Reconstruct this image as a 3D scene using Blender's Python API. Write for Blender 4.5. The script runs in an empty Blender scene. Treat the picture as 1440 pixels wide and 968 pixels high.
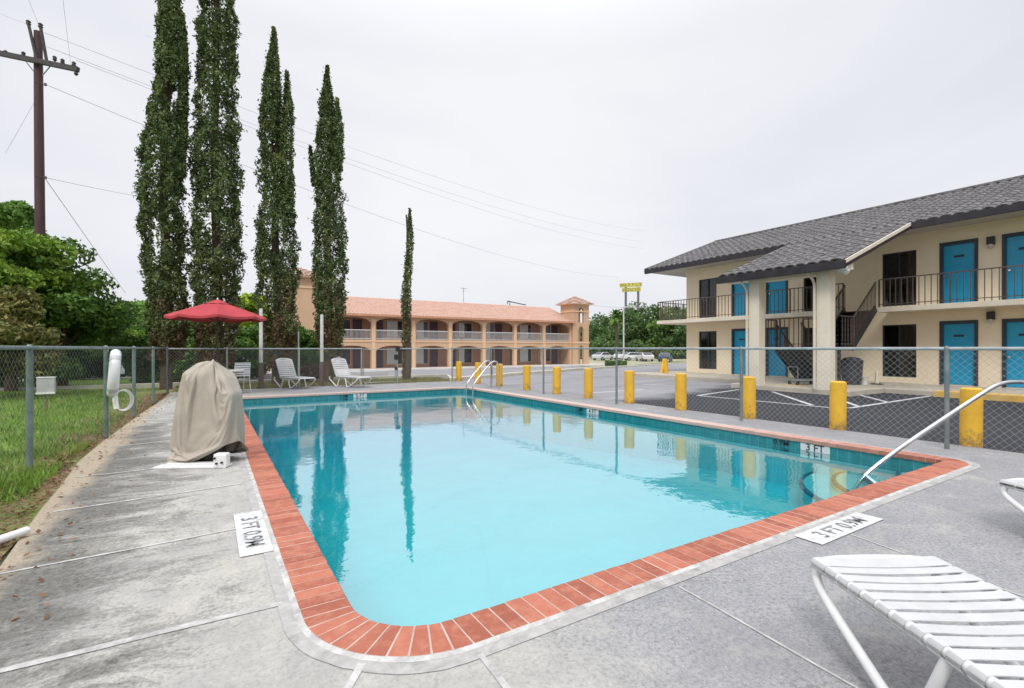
import bpy, math, random
import numpy as np
from math import sin, cos, pi, radians, sqrt, atan2
from mathutils import Vector, Matrix, noise
from mathutils.geometry import tessellate_polygon
random.seed(7); RS = np.random.RandomState(11)
SC = bpy.context.scene; COL = SC.collection

# ------------------------------------------------------------------ camera
YAW = radians(31.9); H = 1.4; FPX = 684.0; HY = 490.0
FX, FY = sin(YAW), cos(YAW); RX, RY = cos(YAW), -sin(YAW)
def G(px, py, z=0.0):                      # point on plane z seen at reference coordinates (used for measuring the site)
    d = FPX*(H-z)/(py-HY); l = (px-720)/FPX*d
    return (d*FX+l*RX, d*FY+l*RY)
def YonX(px, X):
    r = (px-720)/FPX; return X*(FY+RY*r)/(FX+RX*r)
def XonY(px, Y):
    r = (px-720)/FPX; return Y*(FX+RX*r)/(FY+RY*r)
cam = bpy.data.cameras.new('camera'); co = bpy.data.objects.new('camera', cam); COL.objects.link(co)
co.location = (0, 0, H); co.rotation_euler = (pi/2, 0, -YAW)
cam.sensor_width = 36; cam.lens = FPX/1440*36; cam.shift_y = 6/1440; cam.clip_start = .05; cam.clip_end = 3000
SC.camera = co

# ------------------------------------------------------------------ materials
def sc(c, k): return (c[0]*k, c[1]*k, c[2]*k)
MC = {}
class NT:
    def __init__(s, name):
        s.m = bpy.data.materials.new(name); s.m.use_nodes = True; s.t = s.m.node_tree
        s.b = s.t.nodes['Principled BSDF']; s.out = s.t.nodes['Material Output']
    def n(s, ty, **kw):
        x = s.t.nodes.new(ty)
        for k, v in kw.items(): setattr(x, k, v)
        return x
    def l(s, a, b): s.t.links.new(a, b)
    def coord(s, kind='Object', scale=(1, 1, 1)):
        if kind == 'World': o = s.n('ShaderNodeNewGeometry').outputs['Position']
        else: o = s.n('ShaderNodeTexCoord').outputs[kind]
        mp = s.n('ShaderNodeMapping'); mp.inputs['Scale'].default_value = scale; s.l(o, mp.inputs[0]); return mp.outputs[0]
    def noise(s, vec, scale, detail=4, rough=.6, dist=0):
        x = s.n('ShaderNodeTexNoise'); s.l(vec, x.inputs['Vector']); x.inputs['Scale'].default_value = scale
        x.inputs['Detail'].default_value = detail; x.inputs['Roughness'].default_value = rough; x.inputs['Distortion'].default_value = dist
        return x.outputs['Fac']
    def ramp(s, fac, stops, interp='LINEAR'):
        x = s.n('ShaderNodeValToRGB'); s.l(fac, x.inputs[0]); r = x.color_ramp; r.interpolation = interp
        while len(r.elements) < len(stops): r.elements.new(.5)
        for e, (p, c) in zip(r.elements, stops):
            e.position = p; e.color = (c, c, c, 1) if isinstance(c, (int, float)) else (*c, 1)
        return x.outputs[0]
    def mix(s, fac, a, b, mode='MIX'):
        x = s.n('ShaderNodeMix'); x.data_type = 'RGBA'; x.blend_type = mode
        for i, v in ((0, fac), (6, a), (7, b)):
            if isinstance(v, bpy.types.NodeSocket): s.l(v, x.inputs[i])
            elif i == 0: x.inputs[0].default_value = v
            else: x.inputs[i].default_value = (*v, 1) if not isinstance(v, (int, float)) else (v, v, v, 1)
        return x.outputs[2]
    def math(s, op, a, b=None, clamp=False):
        x = s.n('ShaderNodeMath'); x.operation = op; x.use_clamp = clamp
        for i, v in enumerate((a, b)):
            if v is None: continue
            if isinstance(v, bpy.types.NodeSocket): s.l(v, x.inputs[i])
            else: x.inputs[i].default_value = v
        return x.outputs[0]
    def bump(s, h, strength=.3, dist=.01):
        x = s.n('ShaderNodeBump'); x.inputs['Strength'].default_value = strength; x.inputs['Distance'].default_value = dist
        s.l(h, x.inputs['Height']); s.l(x.outputs[0], s.b.inputs['Normal']); return x
    def base(s, c):
        if isinstance(c, bpy.types.NodeSocket): s.l(c, s.b.inputs['Base Color'])
        else: s.b.inputs['Base Color'].default_value = (*c, 1)
    def set(s, rough=.6, metal=0, spec=.5):
        s.b.inputs['Roughness'].default_value = rough; s.b.inputs['Metallic'].default_value = metal
        s.b.inputs['Specular IOR Level'].default_value = spec

def mk(name, c1, c2=None, scale=3, rough=.6, metal=0, bump=.15, bscale=60, bdist=.004, dirt=.0, coord='World', spec=.4, stretch=(1, 1, 1), lo=.35, hi=.65):
    if name in MC: return MC[name]
    c2 = c2 or sc(c1, .8)
    t = NT(name); v = t.coord(coord, stretch)
    f = t.ramp(t.noise(v, scale, 6, .65), [(lo, 0.0), (hi, 1.0)])
    c = t.mix(f, c1, c2)
    if dirt:
        d = t.ramp(t.noise(v, scale*.37, 8, .75, .6), [(.5, 0.0), (.72, dirt)])
        c = t.mix(d, c, sc(c1, .35))
    t.base(c); t.set(rough, metal, spec)
    if bump: t.bump(t.noise(v, bscale, 3, .6), bump, bdist)
    MC[name] = t.m; return t.m

def leafmat(name, c1, c2, c3=None, cl=.9, brown=None, zlo=0, zhi=1):
    """c1/c2 per leaf mix, clumps by noise, optional dead brown foliage lower down"""
    if name in MC: return MC[name]
    t = NT(name); v = t.coord('World')
    g = t.n('ShaderNodeNewGeometry'); rnd = g.outputs['Random Per Island']
    a = t.mix(rnd, c1, c2)
    cl_ = t.ramp(t.noise(v, cl, 3, .6), [(.38, 0.0), (.62, 1.0)])
    a = t.mix(cl_, a, t.mix(rnd, sc(c1, .62), sc(c2, .72)))
    if c3:
        s = t.ramp(t.noise(v, cl*2.3, 3, .6), [(.55, 0.0), (.7, 1.0)]); a = t.mix(s, a, c3)
    if brown:
        sep = t.n('ShaderNodeSeparateXYZ'); t.l(g.outputs['Position'], sep.inputs[0])
        mr = t.n('ShaderNodeMapRange'); t.l(sep.outputs['Z'], mr.inputs['Value'])
        mr.inputs[1].default_value = zlo; mr.inputs[2].default_value = zhi; mr.inputs[3].default_value = .62; mr.inputs[4].default_value = -.1
        s = t.math('ADD', t.noise(v, 1.1, 4, .7), mr.outputs[0]); s = t.ramp(s, [(.72, 0.0), (1.0, .85)])
        a = t.mix(s, a, t.mix(rnd, brown, sc(brown, .55)))
    t.base(a); t.set(.55, 0, .25)
    tr = t.n('ShaderNodeBsdfTranslucent'); t.l(a, tr.inputs[0]); ms = t.n('ShaderNodeMixShader'); ms.inputs[0].default_value = .22
    t.l(t.b.outputs[0], ms.inputs[1]); t.l(tr.outputs[0], ms.inputs[2]); t.l(ms.outputs[0], t.out.inputs[0])
    MC[name] = t.m; return t.m

# ------------------------------------------------------------------ mesh building
WM = {}
def link(o, parent=None):
    COL.objects.link(o); o.parent = parent; return o
def tag(o, label=None, cat=None, group=None, kind=None):
    for k, v in (('label', label), ('category', cat), ('group', group), ('kind', kind)):
        if v: o[k] = v
    return o
def thing(name, label, cat, loc=(0, 0, 0), rz=0, group=None):
    o = bpy.data.objects.new(name, None); o.empty_display_size = .2
    o.location = loc; o.rotation_euler = (0, 0, rz); link(o)
    WM[o.name] = Matrix.Translation(loc) @ Matrix.Rotation(rz, 4, 'Z')
    return tag(o, label, cat, group)
class MB:
    def __init__(s): s.v = []; s.f = []; s.uv = None
    def add(s, vs, fs):
        k = len(s.v); s.v += [tuple(p) for p in vs]; s.f += [tuple(i+k for i in f) for f in fs]; return s
    def box(s, x0, x1, y0, y1, z0, z1):
        return s.add([(x0,y0,z0),(x1,y0,z0),(x1,y1,z0),(x0,y1,z0),(x0,y0,z1),(x1,y0,z1),(x1,y1,z1),(x0,y1,z1)],
                     [(0,3,2,1),(4,5,6,7),(0,1,5,4),(1,2,6,5),(2,3,7,6),(3,0,4,7)])
    def bar(s, a, b, w, h):                  # box between a and b, w sideways, h up
        a, b = Vector(a), Vector(b); d = (b-a).normalized(); up = Vector((0, 0, 1))
        if abs(d.z) > .95: up = Vector((0, 1, 0))
        sd = d.cross(up).normalized()*w/2; u = sd.cross(d).normalized()*h/2
        vs = [a-sd-u, a+sd-u, a+sd+u, a-sd+u, b-sd-u, b+sd-u, b+sd+u, b-sd+u]
        return s.add(vs, [(0,1,2,3),(7,6,5,4),(0,4,5,1),(1,5,6,2),(2,6,7,3),(3,7,4,0)])
    def tube(s, pts, r, n=8, closed=False):
        P = [Vector(p) for p in pts]; m = len(P); rs = r if isinstance(r, (list, tuple)) else [r]*m
        k = len(s.v); prev = None
        for i, p in enumerate(P):
            if closed: t = P[(i+1) % m]-P[i-1]
            else: t = P[min(i+1, m-1)]-P[max(i-1, 0)]
            t.normalize()
            if prev is None:
                prev = t.orthogonal().normalized()
            prev = (prev-t*prev.dot(t)); prev.normalize(); q = t.cross(prev)
            for j in range(n):
                a = 2*pi*j/n; s.v.append(tuple(p+(prev*cos(a)+q*sin(a))*rs[i]))
        for i in range(m if closed else m-1):
            i2 = (i+1) % m
            for j in range(n):
                j2 = (j+1) % n; s.f.append((k+i*n+j, k+i*n+j2, k+i2*n+j2, k+i2*n+j))
        if not closed:
            s.f.append(tuple(k+j for j in range(n))[::-1]); s.f.append(tuple(k+(m-1)*n+j for j in range(n)))
        return s
    def lathe(s, c, prof, n=20):             # prof: (r, z) list bottom to top
        k = len(s.v)
        for r, z in prof:
            for j in range(n):
                a = 2*pi*j/n; s.v.append((c[0]+r*cos(a), c[1]+r*sin(a), c[2]+z))
        for i in range(len(prof)-1):
            for j in range(n):
                j2 = (j+1) % n; s.f.append((k+i*n+j, k+i*n+j2, k+(i+1)*n+j2, k+(i+1)*n+j))
        s.f.append(tuple(k+j for j in range(n))[::-1]); s.f.append(tuple(k+(len(prof)-1)*n+j for j in range(n)))
        return s
    def prism(s, poly, z0, z1):
        n = len(poly); k = len(s.v)
        s.v += [(x, y, z0) for x, y in poly]+[(x, y, z1) for x, y in poly]
        s.f.append(tuple(range(k, k+n))[::-1]); s.f.append(tuple(range(k+n, k+2*n)))
        for i in range(n): s.f.append((k+i, k+(i+1) % n, k+n+(i+1) % n, k+n+i))
        return s
    def panel(s, outer, holes, fn, th):      # 2D panel with holes, fn(u,v,w) -> xyz, thickness th
        loops = [outer]+holes; pts = [p for L in loops for p in L]
        tris = tessellate_polygon([[Vector((p[0], p[1], 0)) for p in L] for L in loops])
        k = len(s.v); n = len(pts)
        s.v += [fn(p[0], p[1], 0) for p in pts]+[fn(p[0], p[1], th) for p in pts]
        for t in tris:
            s.f.append(tuple(k+i for i in t)); s.f.append(tuple(k+n+i for i in t[::-1]))
        q = 0
        for L in loops:
            m = len(L)
            for i in range(m):
                a, b = q+i, q+(i+1) % m; s.f.append((k+a, k+b, k+n+b, k+n+a))
            q += m
        return s
    def grid(s, xs, ys, zf, skip=None):
        k = len(s.v)
        for y in ys:
            for x in xs: s.v.append((x, y, zf(x, y)))
        nx = len(xs)
        for j in range(len(ys)-1):
            for i in range(nx-1):
                if skip and skip((xs[i]+xs[i+1])/2, (ys[j]+ys[j+1])/2): continue
                a = k+j*nx+i; s.f.append((a, a+1, a+1+nx, a+nx))
        return s
    def build(s, name, mat, parent=None, smooth=False, local=False, bevel=0, fixn=True):
        me = bpy.data.meshes.new(name)
        vs = s.v
        if parent is not None and not local and parent.name in WM:
            inv = WM[parent.name].inverted(); vs = [tuple(inv @ Vector(p)) for p in vs]
        me.from_pydata(vs, [], s.f); me.materials.append(mat)
        if s.uv:
            ul = me.uv_layers.new(name='UVMap'); i = 0
            for f in s.f:
                for vi in f: ul.data[i].uv = s.uv[vi]; i += 1
        if fixn and len(s.f) < 60000:
            import bmesh
            bm = bmesh.new(); bm.from_mesh(me); bmesh.ops.recalc_face_normals(bm, faces=bm.faces); bm.to_mesh(me); bm.free()
        if smooth:
            me.polygons.foreach_set('use_smooth', [True]*len(me.polygons))
            try: me.set_sharp_from_angle(angle=radians(40))
            except Exception: pass
        me.update()
        o = bpy.data.objects.new(name, me); link(o, parent)
        if parent is not None: WM[o.name] = WM.get(parent.name, Matrix())
        if bevel:
            b = o.modifiers.new('bevel', 'BEVEL'); b.width = bevel; b.segments = 2; b.limit_method = 'ANGLE'
        return o
def struct(o, label=None):
    o['kind'] = 'structure'
    if label: o['label'] = label
    return o
def copy_tree(o, parent=None):
    c = o.copy(); COL.objects.link(c); c.parent = parent
    for ch in [x for x in COL.objects if x.parent == o]: copy_tree(ch, c)
    return c
def quads_object(name, C, U, V, mat, parent=None):
    """many small leaf quads: centres C, half axes U, V (numpy n x 3)"""
    n = len(C)
    P = np.empty((n, 4, 3)); P[:, 0] = C-U; P[:, 1] = C-V; P[:, 2] = C+U; P[:, 3] = C+V
    P = P.reshape(-1, 3)
    if parent is not None and parent.name in WM:
        M = np.array(WM[parent.name].inverted()); P = P@M[:3, :3].T+M[:3, 3]
    me = bpy.data.meshes.new(name); me.vertices.add(n*4); me.loops.add(n*4); me.polygons.add(n)
    me.vertices.foreach_set('co', P.ravel()); me.loops.foreach_set('vertex_index', np.arange(n*4))
    me.polygons.foreach_set('loop_start', np.arange(n)*4); me.polygons.foreach_set('loop_total', np.full(n, 4))
    me.update(calc_edges=True); me.materials.append(mat)
    o = bpy.data.objects.new(name, me); link(o, parent); return o
def unit(n):
    v = RS.normal(size=(n, 3)); return v/np.linalg.norm(v, axis=1)[:, None]
def leaf_axes(N, L, Wd, outward=.5, up=0.0):
    """random leaf frames: N outward normals"""
    n = len(N); nn = N*outward+unit(n)*(1-outward*.6); nn /= np.linalg.norm(nn, axis=1)[:, None]
    a = np.cross(nn, unit(n)); a += np.array([0, 0, up]); a -= nn*np.sum(a*nn, axis=1)[:, None]
    a /= np.linalg.norm(a, axis=1)[:, None]+1e-9; b = np.cross(nn, a)
    s = RS.uniform(.6, 1.35, n)[:, None]
    return a*L*s, b*Wd*s
def text(s, name, size, M, mat, parent=None, depth=.0):
    cu = bpy.data.curves.new(name, 'FONT'); cu.body = s; cu.size = size; cu.extrude = depth; cu.align_x = 'CENTER'; cu.align_y = 'CENTER'
    cu.offset = size*.012
    o = bpy.data.objects.new(name, cu); COL.objects.link(o)
    me = bpy.data.meshes.new_from_object(o); bpy.data.objects.remove(o)
    if parent is not None and parent.name in WM: M = WM[parent.name].inverted() @ M
    me.transform(M); me.materials.clear(); me.materials.append(mat)
    r = bpy.data.objects.new(name, me); link(r, parent); return r

# ------------------------------------------------------------------ world and light
def make_world():
    w = bpy.data.worlds.new('World'); SC.world = w; w.use_nodes = True; t = w.node_tree
    bg = t.nodes['Background']; bg.inputs[1].default_value = .1
    sky = t.nodes.new('ShaderNodeTexSky'); sky.sky_type = 'NISHITA'; sky.sun_disc = False
    sky.sun_elevation = SUN_EL; sky.sun_rotation = SUN_AZ; sky.dust_density = 3; sky.air_density = 1.2
    tc = t.nodes.new('ShaderNodeTexCoord')
    nz = t.nodes.new('ShaderNodeTexNoise'); nz.inputs['Scale'].default_value = 1.7; nz.inputs['Detail'].default_value = 6; nz.inputs['Distortion'].default_value = .5
    mp = t.nodes.new('ShaderNodeMapping'); mp.inputs['Scale'].default_value = (1, 1, 2.2); t.links.new(tc.outputs['Generated'], mp.inputs[0]); t.links.new(mp.outputs[0], nz.inputs['Vector'])
    # brighter veil in the overcast ahead of the camera, away from the sun lamp
    dp = t.nodes.new('ShaderNodeVectorMath'); dp.operation = 'DOT_PRODUCT'; t.links.new(tc.outputs['Generated'], dp.inputs[0])
    dp.inputs[1].default_value = Vector((sin(YAW+.04)*cos(.5), cos(YAW+.04)*cos(.5), sin(.5)))
    mr = t.nodes.new('ShaderNodeMapRange'); t.links.new(dp.outputs['Value'], mr.inputs[0])
    mr.inputs[1].default_value = .60; mr.inputs[2].default_value = 1.0; mr.inputs[3].default_value = 0; mr.inputs[4].default_value = .42
    ad = t.nodes.new('ShaderNodeMath'); ad.operation = 'MULTIPLY_ADD'; t.links.new(nz.outputs['Fac'], ad.inputs[0]); ad.inputs[1].default_value = 1.0; t.links.new(mr.outputs[0], ad.inputs[2])
    rp = t.nodes.new('ShaderNodeValToRGB'); t.links.new(ad.outputs[0], rp.inputs[0])
    e = rp.color_ramp.elements; e[0].position = .34; e[0].color = (.60, .62, .69, 1); e[1].position = 1.25 if False else 1.0; e[1].color = (.83, .84, .865, 1)
    m = rp.color_ramp.elements.new(.62); m.color = (.72, .733, .785, 1)
    mul = t.nodes.new('ShaderNodeMix'); mul.data_type = 'RGBA'; mul.blend_type = 'MULTIPLY'; mul.inputs[0].default_value = 1
    t.links.new(rp.outputs[0], mul.inputs[6]); mul.inputs[7].default_value = (10.6, 10.6, 10.6, 1)
    mx = t.nodes.new('ShaderNodeMix'); mx.data_type = 'RGBA'; mx.inputs[0].default_value = .95
    t.links.new(sky.outputs[0], mx.inputs[6]); t.links.new(mul.outputs[2], mx.inputs[7])
    # an overcast sky is two to three times brighter overhead than near the horizon
    sp = t.nodes.new('ShaderNodeSeparateXYZ'); t.links.new(tc.outputs['Generated'], sp.inputs[0])
    zr = t.nodes.new('ShaderNodeMapRange'); zr.interpolation_type = 'SMOOTHSTEP'; t.links.new(sp.outputs['Z'], zr.inputs[0])
    zr.inputs[1].default_value = .50; zr.inputs[2].default_value = .95; zr.inputs[3].default_value = 1.0; zr.inputs[4].default_value = ZENITH
    vm = t.nodes.new('ShaderNodeVectorMath'); vm.operation = 'SCALE'; t.links.new(mx.outputs[2], vm.inputs[0]); t.links.new(zr.outputs[0], vm.inputs['Scale'])
    t.links.new(vm.outputs[0], bg.inputs[0])
ZENITH = 2.75
SUN_EL = radians(47); SUN_AZ = radians(228)
make_world()
sl = bpy.data.lights.new('sun', 'SUN'); sl.energy = 1.5; sl.angle = radians(18); sl.color = (1, .96, .9)
so = bpy.data.objects.new('sun', sl); COL.objects.link(so)
sd = Vector((sin(SUN_AZ)*cos(SUN_EL), cos(SUN_AZ)*cos(SUN_EL), sin(SUN_EL))); so.rotation_euler = sd.to_track_quat('Z', 'Y').to_euler()
SC.view_settings.view_transform = 'Standard'; SC.view_settings.look = 'None'; SC.view_settings.exposure = 0.1; SC.view_settings.gamma = 1

# ------------------------------------------------------------------ common materials
M_galv = mk('galvanised_steel', (.42, .45, .45), (.30, .33, .33), 8, .45, .6, bump=.1)
M_galvgreen = mk('weathered_post', (.22, .28, .26), (.13, .17, .16), 5, .5, .4, bump=.1)
M_white = mk('white_plastic', (.82, .82, .82), (.74, .74, .72), 3, .38, 0, bump=.05, spec=.5)
M_whitemetal = mk('white_painted_metal', (.74, .74, .74), (.64, .64, .63), 6, .32, 0, bump=.05)
M_steel = mk('stainless_steel', (.72, .73, .74), (.55, .56, .57), 6, .22, 1, bump=.03)
M_black = mk('black_metal', (.02, .02, .022), (.035, .033, .033), 6, .45, 0, bump=.1)
M_yellow = mk('yellow_bollard_paint', (.86, .50, .015), (.76, .42, .012), 2.5, .42, 0, bump=.25, bscale=25, dirt=.35)
def bollard_mat():
    t = NT('scuffed_yellow_paint'); v = t.coord('World'); sep = t.n('ShaderNodeSeparateXYZ'); t.l(t.n('ShaderNodeNewGeometry').outputs['Position'], sep.inputs[0])
    c = t.mix(t.ramp(t.noise(v, 3, 6, .7), [(.35, 0.0), (.65, 1.0)]), (.86, .50, .015), (.72, .39, .015))
    mr = t.n('ShaderNodeMapRange'); t.l(sep.outputs['Z'], mr.inputs[0]); mr.inputs[1].default_value = .0; mr.inputs[2].default_value = .45; mr.inputs[3].default_value = .20; mr.inputs[4].default_value = -.04
    g = t.math('ADD', t.noise(v, 9, 8, .8), mr.outputs[0]); c = t.mix(t.ramp(g, [(.60, 0.0), (.74, .75)]), c, (.20, .12, .05))
    g2 = t.noise(t.coord('World', (1, 1, .4)), 26, 5, .8); c = t.mix(t.ramp(g2, [(.66, 0.0), (.70, .8)]), c, (.10, .085, .07))
    t.base(c); t.set(.5, 0, .4); t.bump(t.noise(v, 40, 5, .7), .35, .006); return t.m
M_bollard = bollard_mat()
M_concrete = mk('pale_concrete', (.50, .48, .44), (.38, .37, .34), 1.6, .85, 0, bump=.4, bscale=40, dirt=.4)
M_mark = mk('marking_white', (.72, .72, .70), (.50, .50, .48), 16, .8, bump=.3, dirt=.75)
M_ink = mk('marking_black', (.05, .05, .055), (.34, .34, .34), 22, .7, bump=.1)

def gz(x, y):
    t = min(max((y-21.5)/24.0, 0), 1); return -.72*(t*t*(3-2*t))
def Gs(px, py):                             # on the sloping ground beyond the pool
    z = 0
    for _ in range(12):
        x, y = G(px, py, z); z = gz(x, y)
    return (x, y, z)

# ------------------------------------------------------------------ pool geometry
PX0, PX1, PY0, PY1 = .64, 7.74, 2.27, 15.75
RAD = [.42, .10, .40, .12]                   # near left, near right, far right, far left
def rrect(off, seg=10):
    """rounded rectangle, offset outward by off; counter clockwise from near-left"""
    out = []
    cs = [(PX0, PY0, 1, 1, pi), (PX1, PY0, -1, 1, 1.5*pi), (PX1, PY1, -1, -1, 0), (PX0, PY1, 1, -1, .5*pi)]
    for (x, y, sx, sy, a0), r in zip(cs, RAD):
        cx, cy = x+sx*r, y+sy*r
        for i in range(seg+1):
            a = a0+i/seg*pi/2; out.append((cx+(r+off)*cos(a), cy+(r+off)*sin(a)))
    return out
CW = .235
def sheet(name, outer, holes, z, mat, sub=0):
    loops = [outer]+holes; pts = [p for L in loops for p in L]
    tr = tessellate_polygon([[Vector((p[0], p[1], 0)) for p in L] for L in loops])
    m = MB(); m.add([(p[0], p[1], z) for p in pts], [t for t in tr]); return m.build(name, mat)

# deck
def deck_mat():
    t = NT('deck_concrete'); v = t.coord('World')
    g = t.n('ShaderNodeNewGeometry'); sep = t.n('ShaderNodeSeparateXYZ'); t.l(g.outputs['Position'], sep.inputs[0])
    X, Y = sep.outputs['X'], sep.outputs['Y']
    fine = t.noise(v, 42, 6, .75); mid = t.noise(v, 5.5, 8, .75, .4); big = t.noise(v, .9, 5, .6, .3)
    # left bay: pale weathered concrete, right and near bay: grey sprayed knock-down texture
    right = t.math('ADD', X, t.math('MULTIPLY', t.math('SUBTRACT', big, .5), 1.4))
    rf = t.n('ShaderNodeMapRange'); t.l(right, rf.inputs[0]); rf.inputs[1].default_value = .9; rf.inputs[2].default_value = 1.9
    pale = t.mix(t.ramp(mid, [(.35, 0.0), (.65, 1.0)]), (.52, .505, .45), (.40, .39, .355))
    grey = t.mix(t.ramp(mid, [(.3, 0.0), (.7, 1.0)]), (.37, .366, .37), (.27, .27, .28))
    c = t.mix(rf.outputs[0], pale, grey)
    # speckle
    sw = t.math('MULTIPLY_ADD', rf.outputs[0], .30); sw.node.inputs[2].default_value = .28; c = t.mix(t.math('MULTIPLY', t.ramp(fine, [(.46, 0.0), (.62, 1.0)]), sw), c, (.12, .12, .12)); c = t.mix(t.math('MULTIPLY', t.ramp(t.noise(v, 90, 3, .7), [(.56, 0.0), (.66, .7)]), sw), c, (.66, .65, .62))
    # mildew stains: strong near the left border, lighter elsewhere
    ls = t.n('ShaderNodeMapRange'); t.l(X, ls.inputs[0]); ls.inputs[1].default_value = .25; ls.inputs[2].default_value = -1.1; ls.inputs[3].default_value = -.06; ls.inputs[4].default_value = .27
    fr = t.n('ShaderNodeMapRange'); t.l(Y, fr.inputs[0]); fr.inputs[1].default_value = 13; fr.inputs[2].default_value = 9; fr.inputs[3].default_value = 0; fr.inputs[4].default_value = 1
    st = t.math('ADD', t.noise(t.coord('World', (1, 1.9, 1)), 1.3, 9, .78, .7), t.math('MULTIPLY', ls.outputs[0], fr.outputs[0]))
    c = t.mix(t.ramp(t.noise(v, 2.2, 8, .8, .5), [(.54, 0.0), (.68, .5)]), c, (.56, .53, .44)); c = t.mix(t.ramp(t.noise(v, .55, 7, .72, .8), [(.44, 0.0), (.60, .38)]), c, (.20, .20, .205)); c = t.mix(t.ramp(t.noise(v, 3.2, 9, .85, 1.2), [(.60, 0.0), (.70, .55)]), c, (.13, .125, .12)); c = t.mix(t.ramp(t.math('ADD', st, t.math('MULTIPLY', t.math('SUBTRACT', fine, .5), .35)), [(.52, 0.0), (.60, .45), (.72, .90)]), c, t.mix(t.ramp(t.noise(v, 26, 8, .85, .6), [(.38, 0.0), (.62, 1.0)]), (.055, .055, .048), (.22, .21, .185)))
    # sand drifted over the left border
    sa = t.n('ShaderNodeMapRange'); t.l(t.math('ADD', X, t.math('MULTIPLY', t.math('SUBTRACT', t.noise(v, 1.6, 5, .6), .5), .55)), sa.inputs[0])
    sa.inputs[1].default_value = -.98; sa.inputs[2].default_value = -1.14
    c = t.mix(t.math('MULTIPLY', sa.outputs[0], .85), c, t.mix(t.ramp(fine, [(.4, 0.0), (.6, 1.0)]), (.50, .42, .31), (.34, .27, .19)))
    t.base(c); t.set(.88, 0, .25)
    h = t.math('ADD', t.math('MULTIPLY', fine, .7), t.math('MULTIPLY', t.noise(v, 14, 6, .7), .6)); t.bump(h, .5, .012)
    return t.m
M_deck = deck_mat()
left_edge = [(-1.05, 18.95), (-1.08, 16.3), (-1.22, 13.5), (-1.30, 11.1), (-1.36, 9.3), (-1.37, 7.9), (-1.28, 6.6), (-1.24, 5.7), (-1.14, 4.4), (-1.12, 3.2), (-1.15, 1), (-1.2, -4)]
outer = [(9.2, -4), (9.2, 18.95)]+left_edge
hole = rrect(CW-.02)
deck = struct(sheet('pool_deck', outer, [hole], 0.0, M_deck), 'weathered grey concrete deck around the pool')
# edges of the slab
m = MB()
for a, b in zip(outer, outer[1:]+outer[:1]): m.add([(a[0], a[1], 0), (b[0], b[1], 0), (b[0], b[1], -.15), (a[0], a[1], -.15)], [(0, 1, 2, 3)])
m.build('slab_edge', M_concrete, deck)
# sealed joints
jm = mk('joint_sealant', (.60, .59, .56), (.36, .35, .33), 9, .85, bump=.3, dirt=.8)
def joint(p, q, w, k):
    (x0, y0), (x1, y1) = p, q
    dx, dy = x1-x0, y1-y0; L = sqrt(dx*dx+dy*dy); nx, ny = -dy/L, dx/L; mbj = MB(); n = max(2, int(L/.12)); vs = []
    for i in range(n+1):
        s = i/n; ww = w/2*(1+.35*noise.noise(Vector((i*.7, k*9.1, 0)))); o = .008*noise.noise(Vector((i*.23, k*3.3, 5)))
        cx, cy = x0+dx*s+nx*o, y0+dy*s+ny*o
        vs += [(cx-nx*ww, cy-ny*ww, .004), (cx+nx*ww, cy+ny*ww, .004)]
    mbj.add(vs, [(2*i, 2*i+2, 2*i+3, 2*i+1) for i in range(n)])
    mbj.build('joint', jm, deck)
def ext(p, q, a, b):
    d = Vector((q[0]-p[0], q[1]-p[1])); d.normalize(); return (p[0]-d.x*a, p[1]-d.y*a), (q[0]+d.x*b, q[1]+d.y*b)
for k, (p, q, w, a, b) in enumerate([((0, 945), (396, 849), .045, .3, 0), ((0, 808), (335, 744), .025, .1, 0), ((75, 720), (345, 680), .035, 0, 0),
        ((105, 672), (240, 657), .035, 0, 0), ((150, 630), (238, 620), .04, 0, 0), ((510, 934), (490, 968), .035, 0, 1.2), ((676, 921), (713, 968), .028, 0, 1.2),
        ((955, 826), (1205, 968), .014, 0, 1.5), ((1196, 752), (1440, 840), .014, 0, 1.6)]):
    P, Q = ext(G(*p), G(*q), a, b); joint(P, Q, w, k)
# halo of patching cement round the coping
ring = MB(); A = rrect(CW-.012, 14); B = rrect(CW+.028, 14); n = len(A)
ring.add([(x, y, .010) for x, y in A]+[(x+.004*noise.noise(Vector((x*9, y*9, 0))), y+.004*noise.noise(Vector((y*9, x*9, 3))), .004) for x, y in B], [(i, (i+1) % n, n+(i+1) % n, n+i) for i in range(n)])
ring.build('sealant_line', jm, deck)
halo = MB(); A = rrect(CW+.02, 28); B = rrect(CW+.10, 28); n = len(A)
M_halo = mk('patched_cement', (.46, .45, .42), (.35, .34, .325), 14, .88, bump=.6, dirt=.7)
halo.add([(x, y, .0035) for x, y in A]+[(x+.02*noise.noise(Vector((x*2, y*2, 0)))+.008*noise.noise(Vector((x*13, y*13, 0))), y+.02*noise.noise(Vector((y*2, x*2, 3)))+.008*noise.noise(Vector((y*13, x*13, 3))), .0035) for x, y in B], [(i, (i+1) % n, n+(i+1) % n, n+i) for i in range(n)])
halo.build('cement_patch', M_halo, deck)

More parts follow.
